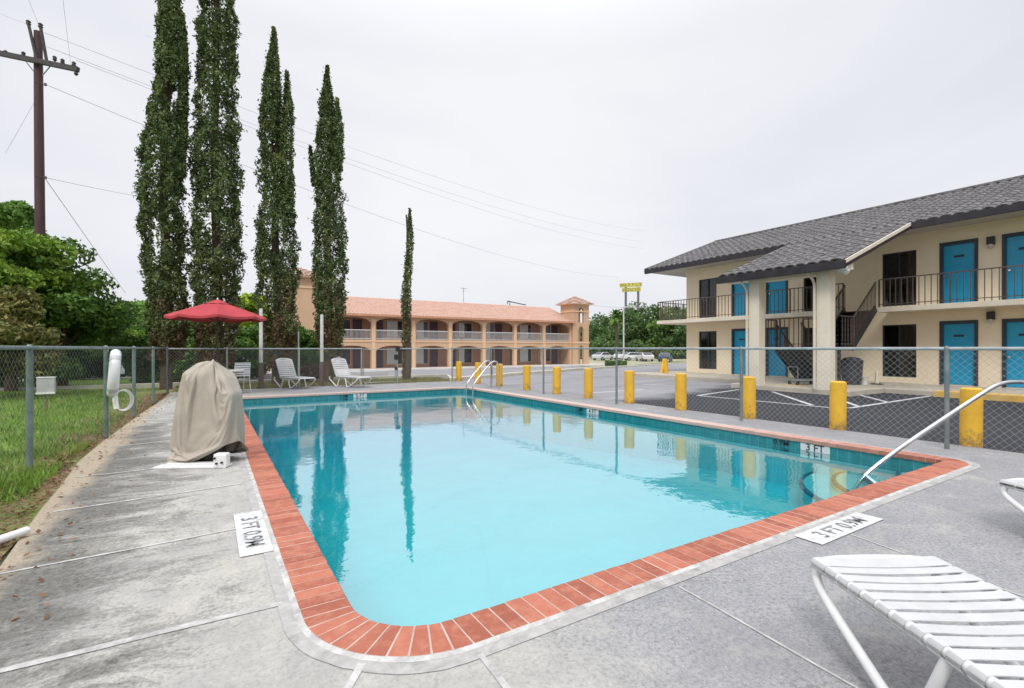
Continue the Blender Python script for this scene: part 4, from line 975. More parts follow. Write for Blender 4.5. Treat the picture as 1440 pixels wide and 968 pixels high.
# portico structure
CX = 16.2; cyl_ = [7.65, 9.88]
for k, y in enumerate(cyl_):
    m = MB(); m.box(CX-.19, CX+.19, y-.19, y+.19, -.05, PZE+SL*.4-.1); c_ = m.build('column', M_wall2, mo, bevel=.015)
m = MB(); m.box(CX-.20, CX+.20, 7.841, 9.689, PZE-.28, PZE+.02); m.box(CX-.2, CX+.2, PYA+.05, 7.459, PZE-.20, PZE+.02); m.box(CX-.2, CX+.2, 10.071, PYB-.05, PZE-.2, PZE+.02)
m.build('beam', M_wall2, mo, bevel=.01)
m = MB()
for y in (PYA+.03, PYB-.03): m.bar((PXE+.1, y, PZE-.10+SL*.1), (EX-.03, y, EZ-.13), .08, .16)
m.add([(PXE+.05, PYA, PZE-.02), (PXE+.05, PYB, PZE-.02), (EX, PYB, EZ-.05), (EX, PYA, EZ-.05)], [(0, 1, 2, 3)]); m.build('portico_soffit', M_soff, mo)
for y in cyl_:                                          # downspouts and flood lamps on the columns
    m = MB(); m.tube(smooth_path([(PXE+.05, y+.32, PZE-.10), (PXE+.12, y+.30, PZE-.22), (CX-.27, y+.20, PZE-.48), (CX-.27, y+.20, PZE-.8), (CX-.27, y+.20, .15)], 1), .04, 10); m.build('downspout', M_slab, mo, smooth=True)
m = MB(); m.lathe((CX-.1, 7.05, PZE-.36), [(.03, 0), (.11, .08), (.12, .12), (.06, .2)], 14); m.tube([(CX, 7.42, PZE-.22), (CX-.05, 7.1, PZE-.22)], .02, 8); m.tube([(CX-.1, 7.25, PZE-.22), (CX-.42, 6.95, PZE-.14)], [.05, .10], 12); m.build('flood_lamp', M_white, mo, smooth=True)
for px in (1393,):
    y = YonX(px, WX-.1)
    for z in (4.78, 2.35):
        m = MB(); m.box(WX-.16, WX-.001, y-.09, y+.09, z-.02, z+.24); l_ = m.build('wall_lamp', M_black, mo, bevel=.01)
        m = MB(); m.lathe((WX-.10, y, z-.12), [(.05, 0), (.075, .03), (.075, .11)], 12); m.build('lamp_glass', mk('frosted_glass', (.6, .57, .5)), l_, smooth=True)
m = MB(); m.box(WX-.05, WX-.001, 9.3, 9.4, 4.45, 4.55); m.build('junction_box', M_dframe, mo)
# staircase
st = thing('staircase', 'dark metal staircase with mid landing behind the portico columns', 'staircase', (18.2, 8.8, .13), 0)
m = MB(); m.box(17.75, 18.75, 7.95, 10.65, 1.33, 1.45); m.build('landing', M_black, st)
def flight(a, b, w, name):
    a, b = Vector(a), Vector(b); n = 8; m = MB(); side = Vector((0, w/2, 0))
    for s in (-1, 1): m.bar(a+side*s, b+side*s, .05, .26)
    for i in range(n):
        c = a.lerp(b, (i+.5)/n); m.box(c.x-.14, c.x+.14, c.y-w/2, c.y+w/2, c.z-.02, c.z+.02)
    m.bar(a-Vector((0, 0, .07)), b-Vector((0, 0, .07)), w-.06, .03); f = m.build(name, M_black, st); m = MB()
    for s in (-1, 1):
        p, q = a+side*s+Vector((0, 0, .95)), b+side*s+Vector((0, 0, .95)); m.bar(p, q, .05, .04); L = int((q-p).length/.13)
        for i in range(L+1):
            c = p.lerp(q, i/L); m.box(c.x-.009, c.x+.009, c.y-.009, c.y+.009, c.z-.92, c.z)
        m.build('handrail', M_rail, f); m = MB()
flight((18.7, 8.5, 1.42), (20.5, 8.5, 2.84), 1.0, 'upper_flight'); flight((18.7, 10.15, 1.40), (20.35, 10.15, .16), .95, 'lower_flight')
railing([(18.75, 7.97), (17.78, 7.97), (17.78, 10.62), (18.75, 10.62)], 1.45, 1.03, 'landing_railing', st)
railing([(18.72, 9.02), (18.72, 9.62)], 1.45, 1.03, 'landing_railing', st)
m = MB()
for (x, y) in ((17.82, 8.0), (17.82, 10.6)): m.box(x-.04, x+.04, y-.04, y+.04, .1, 1.35)
m.build('support_post', M_black, st)
# bin, bucket, cone like stand, hand truck
def at(px, py, z=.13): return G(px, py, z)
x, y = at(1198, 541); bn = thing('trash_bin', 'black bagged trash bin under the stair landing', 'bin', (x, y, .13))
vs = MB()
vs.lathe((x, y, .13), [(.27, 0), (.31, .25), (.32, .55), (.33, .80), (.35, .83), (.30, .86), (.25, .92), (.08, .97)], 22)
for i, v in enumerate(vs.v): k = 1+.10*noise.noise(Vector(v)*5); vs.v[i] = (x+(v[0]-x)*k, y+(v[1]-y)*k, v[2])
vs.build('bag', mk('black_bag', (.035, .035, .045), (.07, .07, .08), 4, .3, bump=.8, bscale=14, bdist=.03), bn, smooth=True)
x, y = at(1215, 541); bk = thing('bucket', 'small white bucket right of the trash bin', 'bucket', (x, y, .13)); MB().lathe((x, y, .13), [(.10, 0), (.13, .27), (.14, .28), (.12, .28), (.09, .05)], 16).build('pail', M_white, bk, smooth=True)
m = MB(); m.tube([(x+.13*cos(a), y, .38-.12*sin(a)) for a in [pi*i/10 for i in range(11)]], .005, 6); m.build('handle', M_galv, bk)
x, y = at(1233, 541); cn_ = thing('floor_stand', 'slim cream floor stand on a dark round foot beside the ground floor window', 'stand', (x, y, .13)); MB().lathe((x, y, .13), [(.20, 0), (.20, .03), (.06, .05)], 18).build('foot', M_black, cn_, smooth=True); MB().lathe((x, y, .18), [(.07, 0), (.045, .3), (.04, .42), (.02, .45)], 14).build('shaft', M_slab, cn_, smooth=True)
x, y = at(1128, 541); ht = thing('hand_cart', 'low grey hand cart with black wheels between the portico columns', 'cart', (x, y, .13))
m = MB(); m.bar((x-.35, y+.1, .30), (x+.55, y-.25, .30), .45, .05); m.build('deck', M_galv, ht)
for dx, dy in ((-.33, .25), (-.38, -.05), (.5, -.05), (.45, -.4)): m = MB(); m.tube([(x+dx, y+dy-.02, .20), (x+dx, y+dy+.03, .20)], .07, 12); m.build('wheel', M_black, ht, smooth=True)
m = MB(); m.tube([(x-.35, y+.25, .3), (x-.40, y+.27, .75), (x-.38, y-.05, .75), (x-.33, y-.03, .3)], .015, 8); m.build('handle', M_galv, ht)

# ------------------------------------------------------------------ far arcaded building
M_peach = mk('peach_stucco', (.64, .43, .27), (.57, .375, .235), .4, .85, bump=.2, dirt=.08)
M_peach2 = mk('pale_peach_trim', (.80, .55, .36), (.70, .47, .30), .4, .85, bump=.2)
M_salmon = rooftile_mat('salmon_roof_tile', (.46, .27, .20), (.51, .32, .245), (.56, .41, .34), (.34, .19, .15))
M_curtain = mk('pale_curtain', (.60, .63, .62), (.48, .52, .52), 2, .9, stretch=(6, 6, .3))
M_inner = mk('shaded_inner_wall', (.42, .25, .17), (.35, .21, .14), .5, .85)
fb = thing('arcaded_building', 'long two-storey peach building with arches and salmon tile roof', 'building', (24, 47, -.6))
FYc = 47.0; BAY = 4.05; X0 = 9.45; NB = 7; gb = gz(0, 46)+.1
def arch(x0, x1, z0, zs, zc_, n=12):
    pts = [(x0, z0), (x1, z0), (x1, zs)]
    for i in range(1, n): u = i/n; x = x1+(x0-x1)*u; pts.append((x, zs+(zc_-zs)*(1-(2*u-1)**2)**.6))
    return pts+[(x0, zs)]
holes = []; lev = [(gb+.05, 1.15, 1.66), (2.22, 3.92, 4.40)]
xe = X0+NB*BAY
for k in range(NB):
    for z0, zs, zc_ in lev: holes.append(arch(X0+k*BAY+.24, X0+(k+1)*BAY-.24, z0, zs, zc_))
m = MB(); m.panel([(X0-.6, gb-.4), (xe+.3, gb-.4), (xe+.3, 4.66), (X0-.6, 4.66)], holes, lambda u, v, w: (u, FYc+w, v), .35); m.build('wall', M_peach, fb)
m = MB()
for k in range(NB+1): x = X0+k*BAY; m.box(x-.17, x+.17, FYc-.035, FYc-.002, gb-.4, 4.2)
m.build('pilaster', M_peach2, fb)
m = MB(); m.box(X0-.6, xe+.3, FYc-.06, FYc-.003, 2.02, 2.16); m.build('floor_band', M_peach2, fb)
m = MB(); m.box(X0-.6, xe+.3, FYc+.36, 49.0, 1.98, 2.16); m.box(X0-.6, xe+.3, FYc+.36, 49.0, 4.62, 4.70); m.build('gallery_floor', M_peach2, fb)
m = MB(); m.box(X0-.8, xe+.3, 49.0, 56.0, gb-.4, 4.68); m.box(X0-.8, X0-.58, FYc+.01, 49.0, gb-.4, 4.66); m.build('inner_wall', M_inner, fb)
m = MB(); m.box(4.5, X0-.81, 48.6, 55.0, gb-.4, 4.6); m.build('side_wing', M_peach, fb)
for k in range(NB):
    xx = X0+k*BAY
    for z0, hz in ((gb+.05, 2.0), (2.2, 2.0)):
        wL = k % 2 == 0
        wx0 = xx+.55 if wL else xx+1.75; dx0 = xx+2.55 if wL else xx+.6
        m = MB(); m.box(wx0, wx0+1.75, 48.93, 48.97, z0+.35, z0+2.0); w_ = m.build('window', M_glass, fb)
        m = MB(); m.box(wx0+.12, wx0+.12+(1.15 if k % 3 else .7), 48.90, 48.925, z0+.38, z0+1.97); m.build('curtain', M_curtain, w_)
        m = MB(); m.box(wx0-.05, wx0, 48.90, 48.98, z0+.3, z0+2.05); m.box(wx0+1.75, wx0+1.8, 48.90, 48.98, z0+.3, z0+2.05); m.box(wx0, wx0+1.75, 48.90, 48.98, z0+2.0, z0+2.05); m.box(wx0, wx0+1.75, 48.88, 48.98, z0+.28, z0+.35); m.build('window_frame', M_peach2, w_)
        m = MB(); m.box(dx0, dx0+.9, 48.94, 48.98, z0, z0+2.05); m.build('door', mk('dark_plum_door', (.06, .035, .05), (.09, .05, .07), 1), fb)
    m = MB(); m.box(xx+.24, xx+BAY-.24, FYc+.08, FYc+.14, 3.12, 3.20); m.box(xx+.24, xx+BAY-.24, FYc+.09, FYc+.13, 2.30, 2.35)
    for i in range(30): q = xx+.3+i*.119; m.box(q-.012, q+.012, FYc+.10, FYc+.125, 2.2, 3.13)
    m.build('railing', M_white, fb)
rf = tiles('roof', fb, M_salmon, 0, 1, 0, 1, 1, 0) if False else None
def tiles_y(name, parent, mat, x0, x1, y0, z0, y1, z1, pitch=.38, row=.5, amp=.05):
    o = tiles(name, parent, mat, -x1, -x0, y0, z0, y1, z1, pitch=pitch, row=row, amp=amp)
    M = Matrix(((0, -1, 0, 0), (1, 0, 0, 0), (0, 0, 1, 0), (0, 0, 0, 1)))
    W = WM[parent.name]; o.data.transform(W.inverted() @ M @ W) ; return o
rf = tiles_y('roof', fb, M_salmon, X0-.9, 37.9, FYc-.7, 4.62, 51.6, 6.72)
m = MB(); m.box(X0-.9, 37.9, FYc-.72, FYc-.64, 4.47, 4.64); m.box(X0-.9, 37.9, FYc-.64, FYc+.3, 4.47, 4.52); m.build('fascia', mk('salmon_fascia', (.66, .34, .20)), rf)
m = MB(); m.add([(X0-.9, 51.6, 6.72), (37.9, 51.6, 6.72), (37.9, 56.5, 4.6), (X0-.9, 56.5, 4.6), (37.9, FYc-.6, 4.6), (X0-.9, FYc-.6, 4.6)], [(0, 1, 2, 3), (1, 2, 4), (0, 3, 5)]); m.build('rear_slope', M_salmon, rf)
def tower(x0, x1, y0, y1, ztop, apex, opening, zroof_parent=fb):
    m = MB()
    if opening:
        w = x1-x0; c = (x0+x1)/2
        hl = [arch(c-.42, c+.42, gb+.05, 1.3, 1.75), arch(c-.42, c+.42, 2.25, 3.6, 4.1), arch(c-.42, c+.42, 4.55, 6.0, 6.45)]
        m.panel([(x0, gb-.4), (x1, gb-.4), (x1, ztop), (x0, ztop)], hl, lambda u, v, q: (u, y0+q, v), .3)
        cy = (y0+y1)/2; hl = [arch(cy-.42, cy+.42, gb+.05, 1.3, 1.75), arch(cy-.42, cy+.42, 2.25, 3.6, 4.1), arch(cy-.42, cy+.42, 4.55, 6.0, 6.45)]
        for xa in (x1-.3,): m.panel([(y0+.302, gb-.4), (y1-.302, gb-.4), (y1-.302, ztop), (y0+.302, ztop)], hl, lambda u, v, q: (xa+q, u, v), .3)
        m.box(x0, x0+.3, y0+.302, y1-.302, gb-.4, ztop)
        m.panel([(x0, gb-.4), (x1, gb-.4), (x1, ztop), (x0, ztop)], [arch(c-.42, c+.42, gb+.05, 1.3, 1.75), arch(c-.42, c+.42, 4.55, 6.0, 6.45)], lambda u, v, q: (u, y1-.3+q, v), .3)
    else:
        m.box(x0, x1, y0, y1, gb-.4, ztop)
    t = m.build('tower', M_peach, fb)
    m = MB(); e = .12
    for z in ((ztop-1.0, ztop-.82), (ztop-.12, ztop+.04), (2.0, 2.15)): m.box(x0-e*.6, x1+e*.6, y0-e*.6, y0-.003, *z); m.box(x0-e*.6, x0-.003, y0, y1, *z); m.box(x1+.003, x1+e*.6, y0, y1, *z)
    m.build('cornice', M_peach2, t)
    e = .5; cx, cy = (x0+x1)/2, (y0+y1)/2; m = MB()
    nn = 14; rows = 6; vs = []; fs = []
    cor = [(x0-e, y0-e), (x1+e, y0-e), (x1+e, y1+e), (x0-e, y1+e)]
    for s in range(4):
        a, b = Vector(cor[s]), Vector(cor[(s+1) % 4])
        for r in range(rows):
            base = len(vs)
            for f_, l in ((r/rows, .05), ((r+1)/rows, 0)):
                for j in range(nn*2+1):
                    p = a.lerp(b, j/(nn*2)); p = p.lerp(Vector((cx, cy)), f_); vs.append((p.x, p.y, ztop+.05+(apex-ztop-.05)*f_+l+.05*(j % 2)*(1-f_)))
            w2 = nn*2+1
            for j in range(w2-1): fs.append((base+j, base+j+1, base+w2+j+1, base+w2+j))
    m.add(vs, fs); r_ = m.build('tower_roof', M_salmon, t)
    m = MB(); m.box(x0-e, x1+e, y0-e, y1+e, ztop-.02, ztop+.05); m.build('eave_board', M_peach2, t)
tower(37.75, 40.25, 46.5, 49.0, 6.85, 7.95, True)
tower(5.2, 8.45, 46.4, 49.4, 7.75, 8.8, False)
m = MB(); m.tube([(25.6, 52, 6.6), (25.6, 52, 8.6)], .03, 6); m.tube([(25.2, 52, 8.5), (26.0, 52, 8.5)], .03, 6); m.tube([(25.6, 51.7, 8.2), (25.6, 52.3, 8.2)], .02, 6); m.build('antenna', M_galv, fb)
m = MB(); q = XonY(717, 52); m.tube([(q, 52, 6.6), (q, 52, 7.35)], .05, 6); m.tube([(q-.3, 52, 7.3), (q+2.4, 52, 6.95)], .06, 6); m.tube([(q-.35, 52, 6.9), (q-.35, 52, 7.35)], .05, 6); m.build('roof_bracket', M_dframe, fb)

# ------------------------------------------------------------------ vegetation
M_bark = mk('bark', (.12, .085, .06), (.07, .05, .035), 8, .9, bump=.6, bscale=20, bdist=.02)
def leafy(name, parent, pts, nrm, L, Wd, mat, outward=.5, up=0.0):
    U, V = leaf_axes(nrm, L, Wd, outward, up); return quads_object(name, pts, U, V, mat, parent)
def fbm(P, f, seed=0):
    return np.array([noise.noise(Vector((p[0]*f+seed, p[1]*f, p[2]*f))) for p in P])
def spire(axis, n, seed):
    """axis: list of (z, x, y, r). returns points and normals on an uneven column"""
    Z = np.array([a[0] for a in axis]); zmin, zmax = Z[0], Z[-1]
    Rr = np.array([a[3] for a in axis]); zz = np.linspace(zmin, zmax, 200); w = np.interp(zz, Z, Rr)+.10; cdf = np.cumsum(w); cdf /= cdf[-1]
    z = np.interp(RS.rand(n), cdf, zz); x0 = np.interp(z, Z, [a[1] for a in axis]); y0 = np.interp(z, Z, [a[2] for a in axis]); r = np.interp(z, Z, Rr)
    a = RS.rand(n)*2*pi
    lump = np.array([noise.noise(Vector((cos(t)*1.6+seed, sin(t)*1.6, q*1.1))) for t, q in zip(a, z)])
    fine = np.array([noise.noise(Vector((cos(t)*3.5+seed+9, sin(t)*3.5, q*3.2))) for t, q in zip(a, z)])
    rad = r*(1+.34*lump+.34*fine); depth = 1-np.abs(RS.normal(0, .17, n)); rad = rad*np.clip(depth, .25, 1)+RS.normal(0, .02, n)+np.where(RS.rand(n) < .06, RS.exponential(.04, n), 0)
    P = np.stack([x0+rad*np.cos(a), y0+rad*np.sin(a), z], 1)
    # holes where the sky shows through
    gap = np.array([noise.noise(Vector((p[0]*1.5+seed*3, p[1]*1.5, p[2]*.85))) for p in P])
    g2 = np.array([noise.noise(Vector((p[0]*4+seed, p[1]*4, p[2]*2.2))) for p in P])
    keep = ((gap < .31) & (g2 < .50)) | (r < .33)
    N = np.stack([np.cos(a), np.sin(a), np.full(n, .5)], 1); N /= np.linalg.norm(N, axis=1)[:, None]
    return P[keep], N[keep]
M_cyp = leafmat('cypress_foliage', (.18, .235, .085), (.085, .125, .045), (.28, .33, .12), 1.1, brown=(.19, .10, .055), zlo=0, zhi=6.5)  # third tone puts pale highlights into patches of the foliage colour
def cypress(px, Yp, spires, label, nl):
    x = XonY(px, Yp); d = x*FX+Yp*FY; s = d/FPX
    t = thing('cypress_tree', label, 'tree', (x, Yp, 0), 0, 'tall cypresses behind the rear fence')
    m = MB(); top = H+(HY-spires[0][-1][1])*s
    m.tube([(x+.05*sin(i), Yp+.05*cos(i*1.7), -.1+(top-.2)*i/10) for i in range(11)], [.17*(1-i/11)+.02 for i in range(11)], 8); m.build('trunk', M_bark, t, smooth=True)
    PP, NN = [], []
    tot = sum(sum(a[2] for a in sp)*abs(sp[0][1]-sp[-1][1])/len(sp) for sp in spires)
    for k, sp in enumerate(spires):
        ax = [(H+(HY-py)*s, x+(qx-px)*s*RX, Yp+(qx-px)*s*RY, w*s/2) for (qx, py, w) in sp]
        ax = [(a[0], a[1], a[2], a[3]*(.76 if px < 240 else .82)) for a in ax]; share = sum(a[2] for a in sp)*abs(sp[0][1]-sp[-1][1])/len(sp)/tot
        P, N = spire(ax, int(nl*share), px*.37+k*5.1); PP.append(P); NN.append(N)
        m = MB(); m.tube([(a[1], a[2], a[0]) for a in ax[1:]], [max(.012, a[3]*.10) for a in ax[1:]], 6); m.build('limb', M_bark, t)
    leafy('crown', t, np.concatenate(PP), np.concatenate(NN), .060, .027, M_cyp, .45, .9)
CY = 20.6
cypress(233, CY, [[(234, 505, 44), (236, 470, 56), (234, 430, 60), (231, 380, 58), (229, 330, 66), (227, 270, 70), (229, 220, 70), (236, 170, 54), (240, 120, 50), (243, 70, 46), (238, 0, 32), (240, -50, 20), (241, -95, 4)],
                  [(254, 250, 12), (256, 190, 15), (258, 130, 14), (257, 60, 11), (256, 20, 3)]], 'leftmost tall cypress, its lower foliage brown, beside the umbrella', 56000)
cypress(304, CY, [[(303, 515, 46), (304, 480, 58), (304, 440, 66), (305, 390, 70), (304, 330, 74), (305, 280, 70), (303, 240, 72), (304, 190, 66), (306, 130, 60), (305, 60, 58), (304, 0, 54), (303, -60, 42), (302, -130, 20), (302, -170, 4)]],
        'broadest cypress rising directly behind the red umbrella', 60000)
cypress(389, CY, [[(392, 515, 44), (391, 470, 58), (389, 420, 60), (388, 370, 60), (388, 320, 60), (388, 280, 52), (384, 230, 40), (382, 180, 34), (383, 130, 30), (384, 90, 20), (385, 60, 9), (385, 38, 3)],
                  [(404, 300, 20), (402, 240, 22), (403, 190, 20), (405, 150, 15), (404, 120, 8), (403, 100, 3)]], 'two-pointed cypress left of the peach tower', 42000)
cypress(462, CY, [[(465, 500, 36), (464, 460, 46), (463, 410, 50), (463, 350, 52), (464, 300, 50), (461, 250, 44), (461, 210, 40), (460, 170, 30), (460, 140, 20), (460, 115, 9), (460, 92, 3)],
                  [(473, 240, 18), (475, 190, 18), (475, 160, 9), (474, 138, 3)], [(441, 262, 6), (439, 235, 7), (437, 215, 6), (436, 205, 2)]], 'cypress right of the peach tower, in front of the salmon roof', 35000)
cypress(572, CY, [[(570, 530, 8), (571, 500, 12), (572, 460, 15), (571, 420, 15), (574, 380, 13), (577, 340, 11), (576, 310, 7), (576, 293, 2)]], 'very thin scraggly cypress standing alone before the arcaded building', 3800)

def blobtree(px, d, zc, rw, rh, label, mat, nclump, nleaf, L, name='tree', cat='tree', trunk=True, group=None, gap=.35, zb=0.0, dens=1.0):
    """crown as clumps of leaves spread through an uneven volume"""
    l = (px-720)/FPX*d; x, y = d*FX+l*RX, d*FY+l*RY; g = gz(x, y)
    t = thing(name, label, cat, (x, y, g), 0, group)
    PP, NN = [], []; per = nleaf//nclump; cl = []
    rr_ = random.Random(int(px*7+d*3))
    for i in range(nclump):
        a = rr_.uniform(0, 2*pi); b = rr_.uniform(-.85, 1); q = rr_.uniform(.45, .92)
        cb = sqrt(max(0, 1-b*b)); k = 1+.35*noise.noise(Vector((cos(a)*2+px, sin(a)*2, b*2)))
        c = np.array([x+rw*q*cb*cos(a)*k, y+rw*q*cb*sin(a)*k, g+zc+rh*q*b*k]); s = rr_.uniform(.20, .38)*min(rw, rh)*1.1; cl.append((c, s))
        U = unit(per); U[:, 2] = np.where((U[:, 2] < 0) & (RS.rand(per) < .35), -U[:, 2], U[:, 2])
        rad = s*(1-np.abs(RS.normal(0, .2, per)))[:, None]*(1+.35*np.array([noise.noise(Vector(u*2.2)+Vector((i*3.1, 0, 0))) for u in U]))[:, None]
        P = c+U*rad*np.array([1.15, 1.15, .85]); PP.append(P); NN.append(U)
    P, N = np.concatenate(PP), np.concatenate(NN)
    if trunk:
        m = MB(); m.tube([(x, y, g-.1), (x+.05, y, g+zc*.5), (x, y+.05, g+zc)], [rw*.07+.03, rw*.05+.02, rw*.03+.01], 8)
        for c, s in cl[::max(1, nclump//7)]: m.tube([(x, y, g+zc*.55), tuple((np.array([x, y, g+zc*.55])+c)/2+np.array([0, 0, .1*rh])), tuple(c)], [rw*.035+.01, rw*.02+.01, .01], 6)
        m.build('trunk', M_bark, t, smooth=True)
    leafy('crown' if trunk else 'foliage', t, P, N, L, L*.5, mat, .45, .1)
    return t
ML1 = leafmat('bright_green_leaves', (.27, .42, .05), (.15, .28, .03), (.40, .54, .09), 1.3)
ML2 = leafmat('dark_green_leaves', (.15, .29, .05), (.08, .17, .03), (.29, .44, .07), .9)
ML3 = leafmat('olive_brown_leaves', (.22, .24, .06), (.14, .14, .045), (.34, .25, .09), 1.4)
ML4 = leafmat('light_green_leaves', (.24, .42, .08), (.15, .29, .06), (.32, .50, .10), .8)
ML5 = leafmat('yellow_green_leaves', (.42, .55, .05), (.28, .42, .03), None, .8)
ML6 = leafmat('distant_leaves', (.15, .25, .08), (.09, .17, .055), (.24, .37, .10), .12)
GL = 'trees and shrubs beyond the left lawn'
blobtree(8, 19, 6.2, 1.2, 1.5, 'airy light green tree whose top sprays stand left of the utility pole', ML4, 16, 6000, .10, group=GL)
blobtree(15, 15.5, 3.3, 1.9, 1.6, 'bright green shrub crown low left of the utility pole', ML1, 30, 15000, .09, group=GL)
blobtree(8, 13.2, 1.6, 1.25, 1.55, 'olive brown shrub at the left end of the lawn', ML3, 36, 16000, .07, name='shrub', cat='shrub', group=GL, trunk=False)
blobtree(88, 17, 2.5, 1.75, 2.2, 'dense dark green shrub tree below the utility pole', ML2, 44, 22000, .09, group=GL)
blobtree(60, 19, 3.6, 1.2, 1.3, 'dark green upper bush at the foot of the utility pole', ML2, 20, 9000, .10, group=GL)
blobtree(143, 22, 2.0, 1.35, 1.9, 'small dark green tree right of the dense shrub tree', ML2, 26, 12000, .10, group=GL)
blobtree(186, 31, 2.8, 2.3, 2.2, 'pale green round tree left of the leftmost cypress', ML4, 30, 12000, .13, group=GL)
blobtree(190, 24, 1.4, 1.5, 1.4, 'mid green low shrub in front of the pale round tree', ML1, 24, 9000, .10, name='shrub', cat='shrub', group=GL, trunk=False)
blobtree(-70, 15, 3.0, 2.2, 3.0, 'green tree at the far left end of the lawn', ML2, 30, 9000, .12, group=GL)
for k, (px, d, zc_, rw, rh, mt) in enumerate([(-30, 17, 1.2, 1.8, 1.5, ML2), (28, 20, 1.2, 1.8, 1.5, ML2), (66, 22, 1.2, 1.9, 1.6, ML2), (104, 23, 1.2, 1.8, 1.6, ML1), (134, 25, 1.3, 1.8, 1.7, ML2), (163, 26, 1.3, 1.8, 1.8, ML1), (205, 27, 1.3, 1.8, 1.8, ML2)]):
    blobtree(px, d, zc_, rw, rh, 'dense low shrub closing the rear edge of the lawn', mt, 22, 7000, .11, name='shrub', cat='shrub', trunk=False, group='low shrubs closing the rear edge of the lawn')
GH = 'dark shrubs behind the rear fence'
for k, (px, d, zc_, rw, rh, mt, lab) in enumerate([(225, 19.5, 1.0, 1.2, 1.3, ML2, 'dark shrub at the foot of the leftmost cypress'), (270, 21, 1.25, 1.35, 1.5, ML2, 'dark shrub between the two left cypresses under the umbrella'),
        (340, 23, 1.1, 1.2, 1.5, ML2, 'dark shrub between umbrella and tall white post'), (365, 24.5, 1.5, 1.1, 1.5, ML2, 'taller dark shrub behind the tall white post'), (424, 23.5, 1.0, 1.1, 1.35, ML2, 'dark shrub under the peach tower'), (448, 22, .7, .8, 1.1, ML2, 'low dark shrub at the foot of the right cypress')]):
    blobtree(px, d, zc_, rw, rh, lab, mt, 22, 8000, .085, name='shrub', cat='shrub', trunk=False, group=GH)
blobtree(352, 36, 4.6, 1.7, 1.7, 'vivid yellow green tree between the second and third cypress', ML5, 22, 6000, .16)
blobtree(440, 19.9, .42, .48, .40, 'dry brown shrub with pale dead leaves between the loungers', leafmat('dry_leaves', (.20, .12, .06), (.12, .07, .04), (.48, .40, .28), 3), 14, 1800, .07, name='shrub', cat='shrub', trunk=False)
# distant trees on the right
GT = 'trees along the far road'
dist = [(838, 118, 4.4, 5.5, 5.0), (858, 125, 5.4, 6.0, 6.2), (880, 112, 5.9, 6.0, 6.2), (902, 118, 6.2, 6.5, 6.8), (925, 110, 5.8, 6.0, 6.6), (945, 104, 5.6, 5.5, 7.0), (968, 100, 6.0, 6.0, 5.5), (1000, 105, 6.0, 6, 6), (1040, 112, 6.0, 6, 6), (815, 130, 5.0, 6, 4.5)]
dl = ['rounded green tree just right of the tiled tower', 'green tree behind the palm', 'tall green tree behind the twin sign poles', 'tallest light green tree right of the sign poles', 'broad green tree left of the motel balcony end', 'dark tree below the motel balcony end',
      'green tree touching the motel corner', 'tree hidden behind the near motel corner', 'tree behind the near motel roof', 'green tree behind the tiled tower']
for k, ((px, d, zc_, rw, rh), lab) in enumerate(zip(dist, dl)):
    blobtree(px, d, zc_*.93, rw, rh*.92, lab, [ML6, ML4, ML2][(k*2) % 3] if k in (3, 5) else ML6, 26, 3600, .38, group=GT)
blobtree(916, 84, 1.2, 2.0, 1.5, 'round olive shrub by the parked cars', ML3, 14, 2200, .22, name='shrub', cat='shrub', trunk=False)
for k, px in enumerate((832, 850, 868, 886, 904, 922, 940, 956)):
    blobtree(px, 99+2*(k % 3), 1.5, 3.6, 2.2, 'dark roadside shrub behind the parked cars', ML6, 12, 1500, .34, name='shrub', cat='shrub', trunk=False, group='roadside shrubs behind the parked cars')
# clipped hedge
hx, hy, hz = Gs(866, 515); n = 5000; c = np.array([hx, hy, hz]); dirv = np.array([RX, RY, 0]); dv = np.array([FX, FY, 0])
u, v, w = RS.uniform(-1.2, 1.2, n), RS.uniform(-.5, .5, n), RS.rand(n); P = c+dirv*u[:, None]*1.0+dv*v[:, None]+np.array([0, 0, 1])*(.62*w+.05*np.sin(u*5))[:, None]
hd_ = leafy('hedge', None, P, unit(n), .08, .05, ML2); tag(hd_, 'low clipped dark hedge beside the drive kerb', 'hedge')
# palm
pd = 92; l = (866-720)/FPX*pd; x, y = pd*FX+l*RX, pd*FY+l*RY; pt = thing('palm_tree', 'small dark palm left of the twin sign poles', 'palm', (x, y, -.7))
m = MB(); m.tube([(x, y, -.8), (x+.2, y, 3.5), (x, y, 7.6)], [.35, .28, .24], 10); m.build('trunk', M_bark, pt)
m = MB()
for k in range(70):
    a = RS.rand()*2*pi; e = RS.uniform(-.6, 1.2); L = RS.uniform(1.5, 2.3); p0 = Vector((x, y, 7.6)); dd = Vector((cos(a)*cos(e), sin(a)*cos(e), sin(e)))
    p1 = p0+dd*L*.6; p2 = p0+dd*L+Vector((0, 0, -.5)); s_ = Vector((-sin(a), cos(a), 0))*.30
    m.add([p0-s_*.3, p0+s_*.3, p1+s_, p1-s_, p2], [(0, 1, 2, 3), (3, 2, 4)])
m.build('crown', ML2, pt)
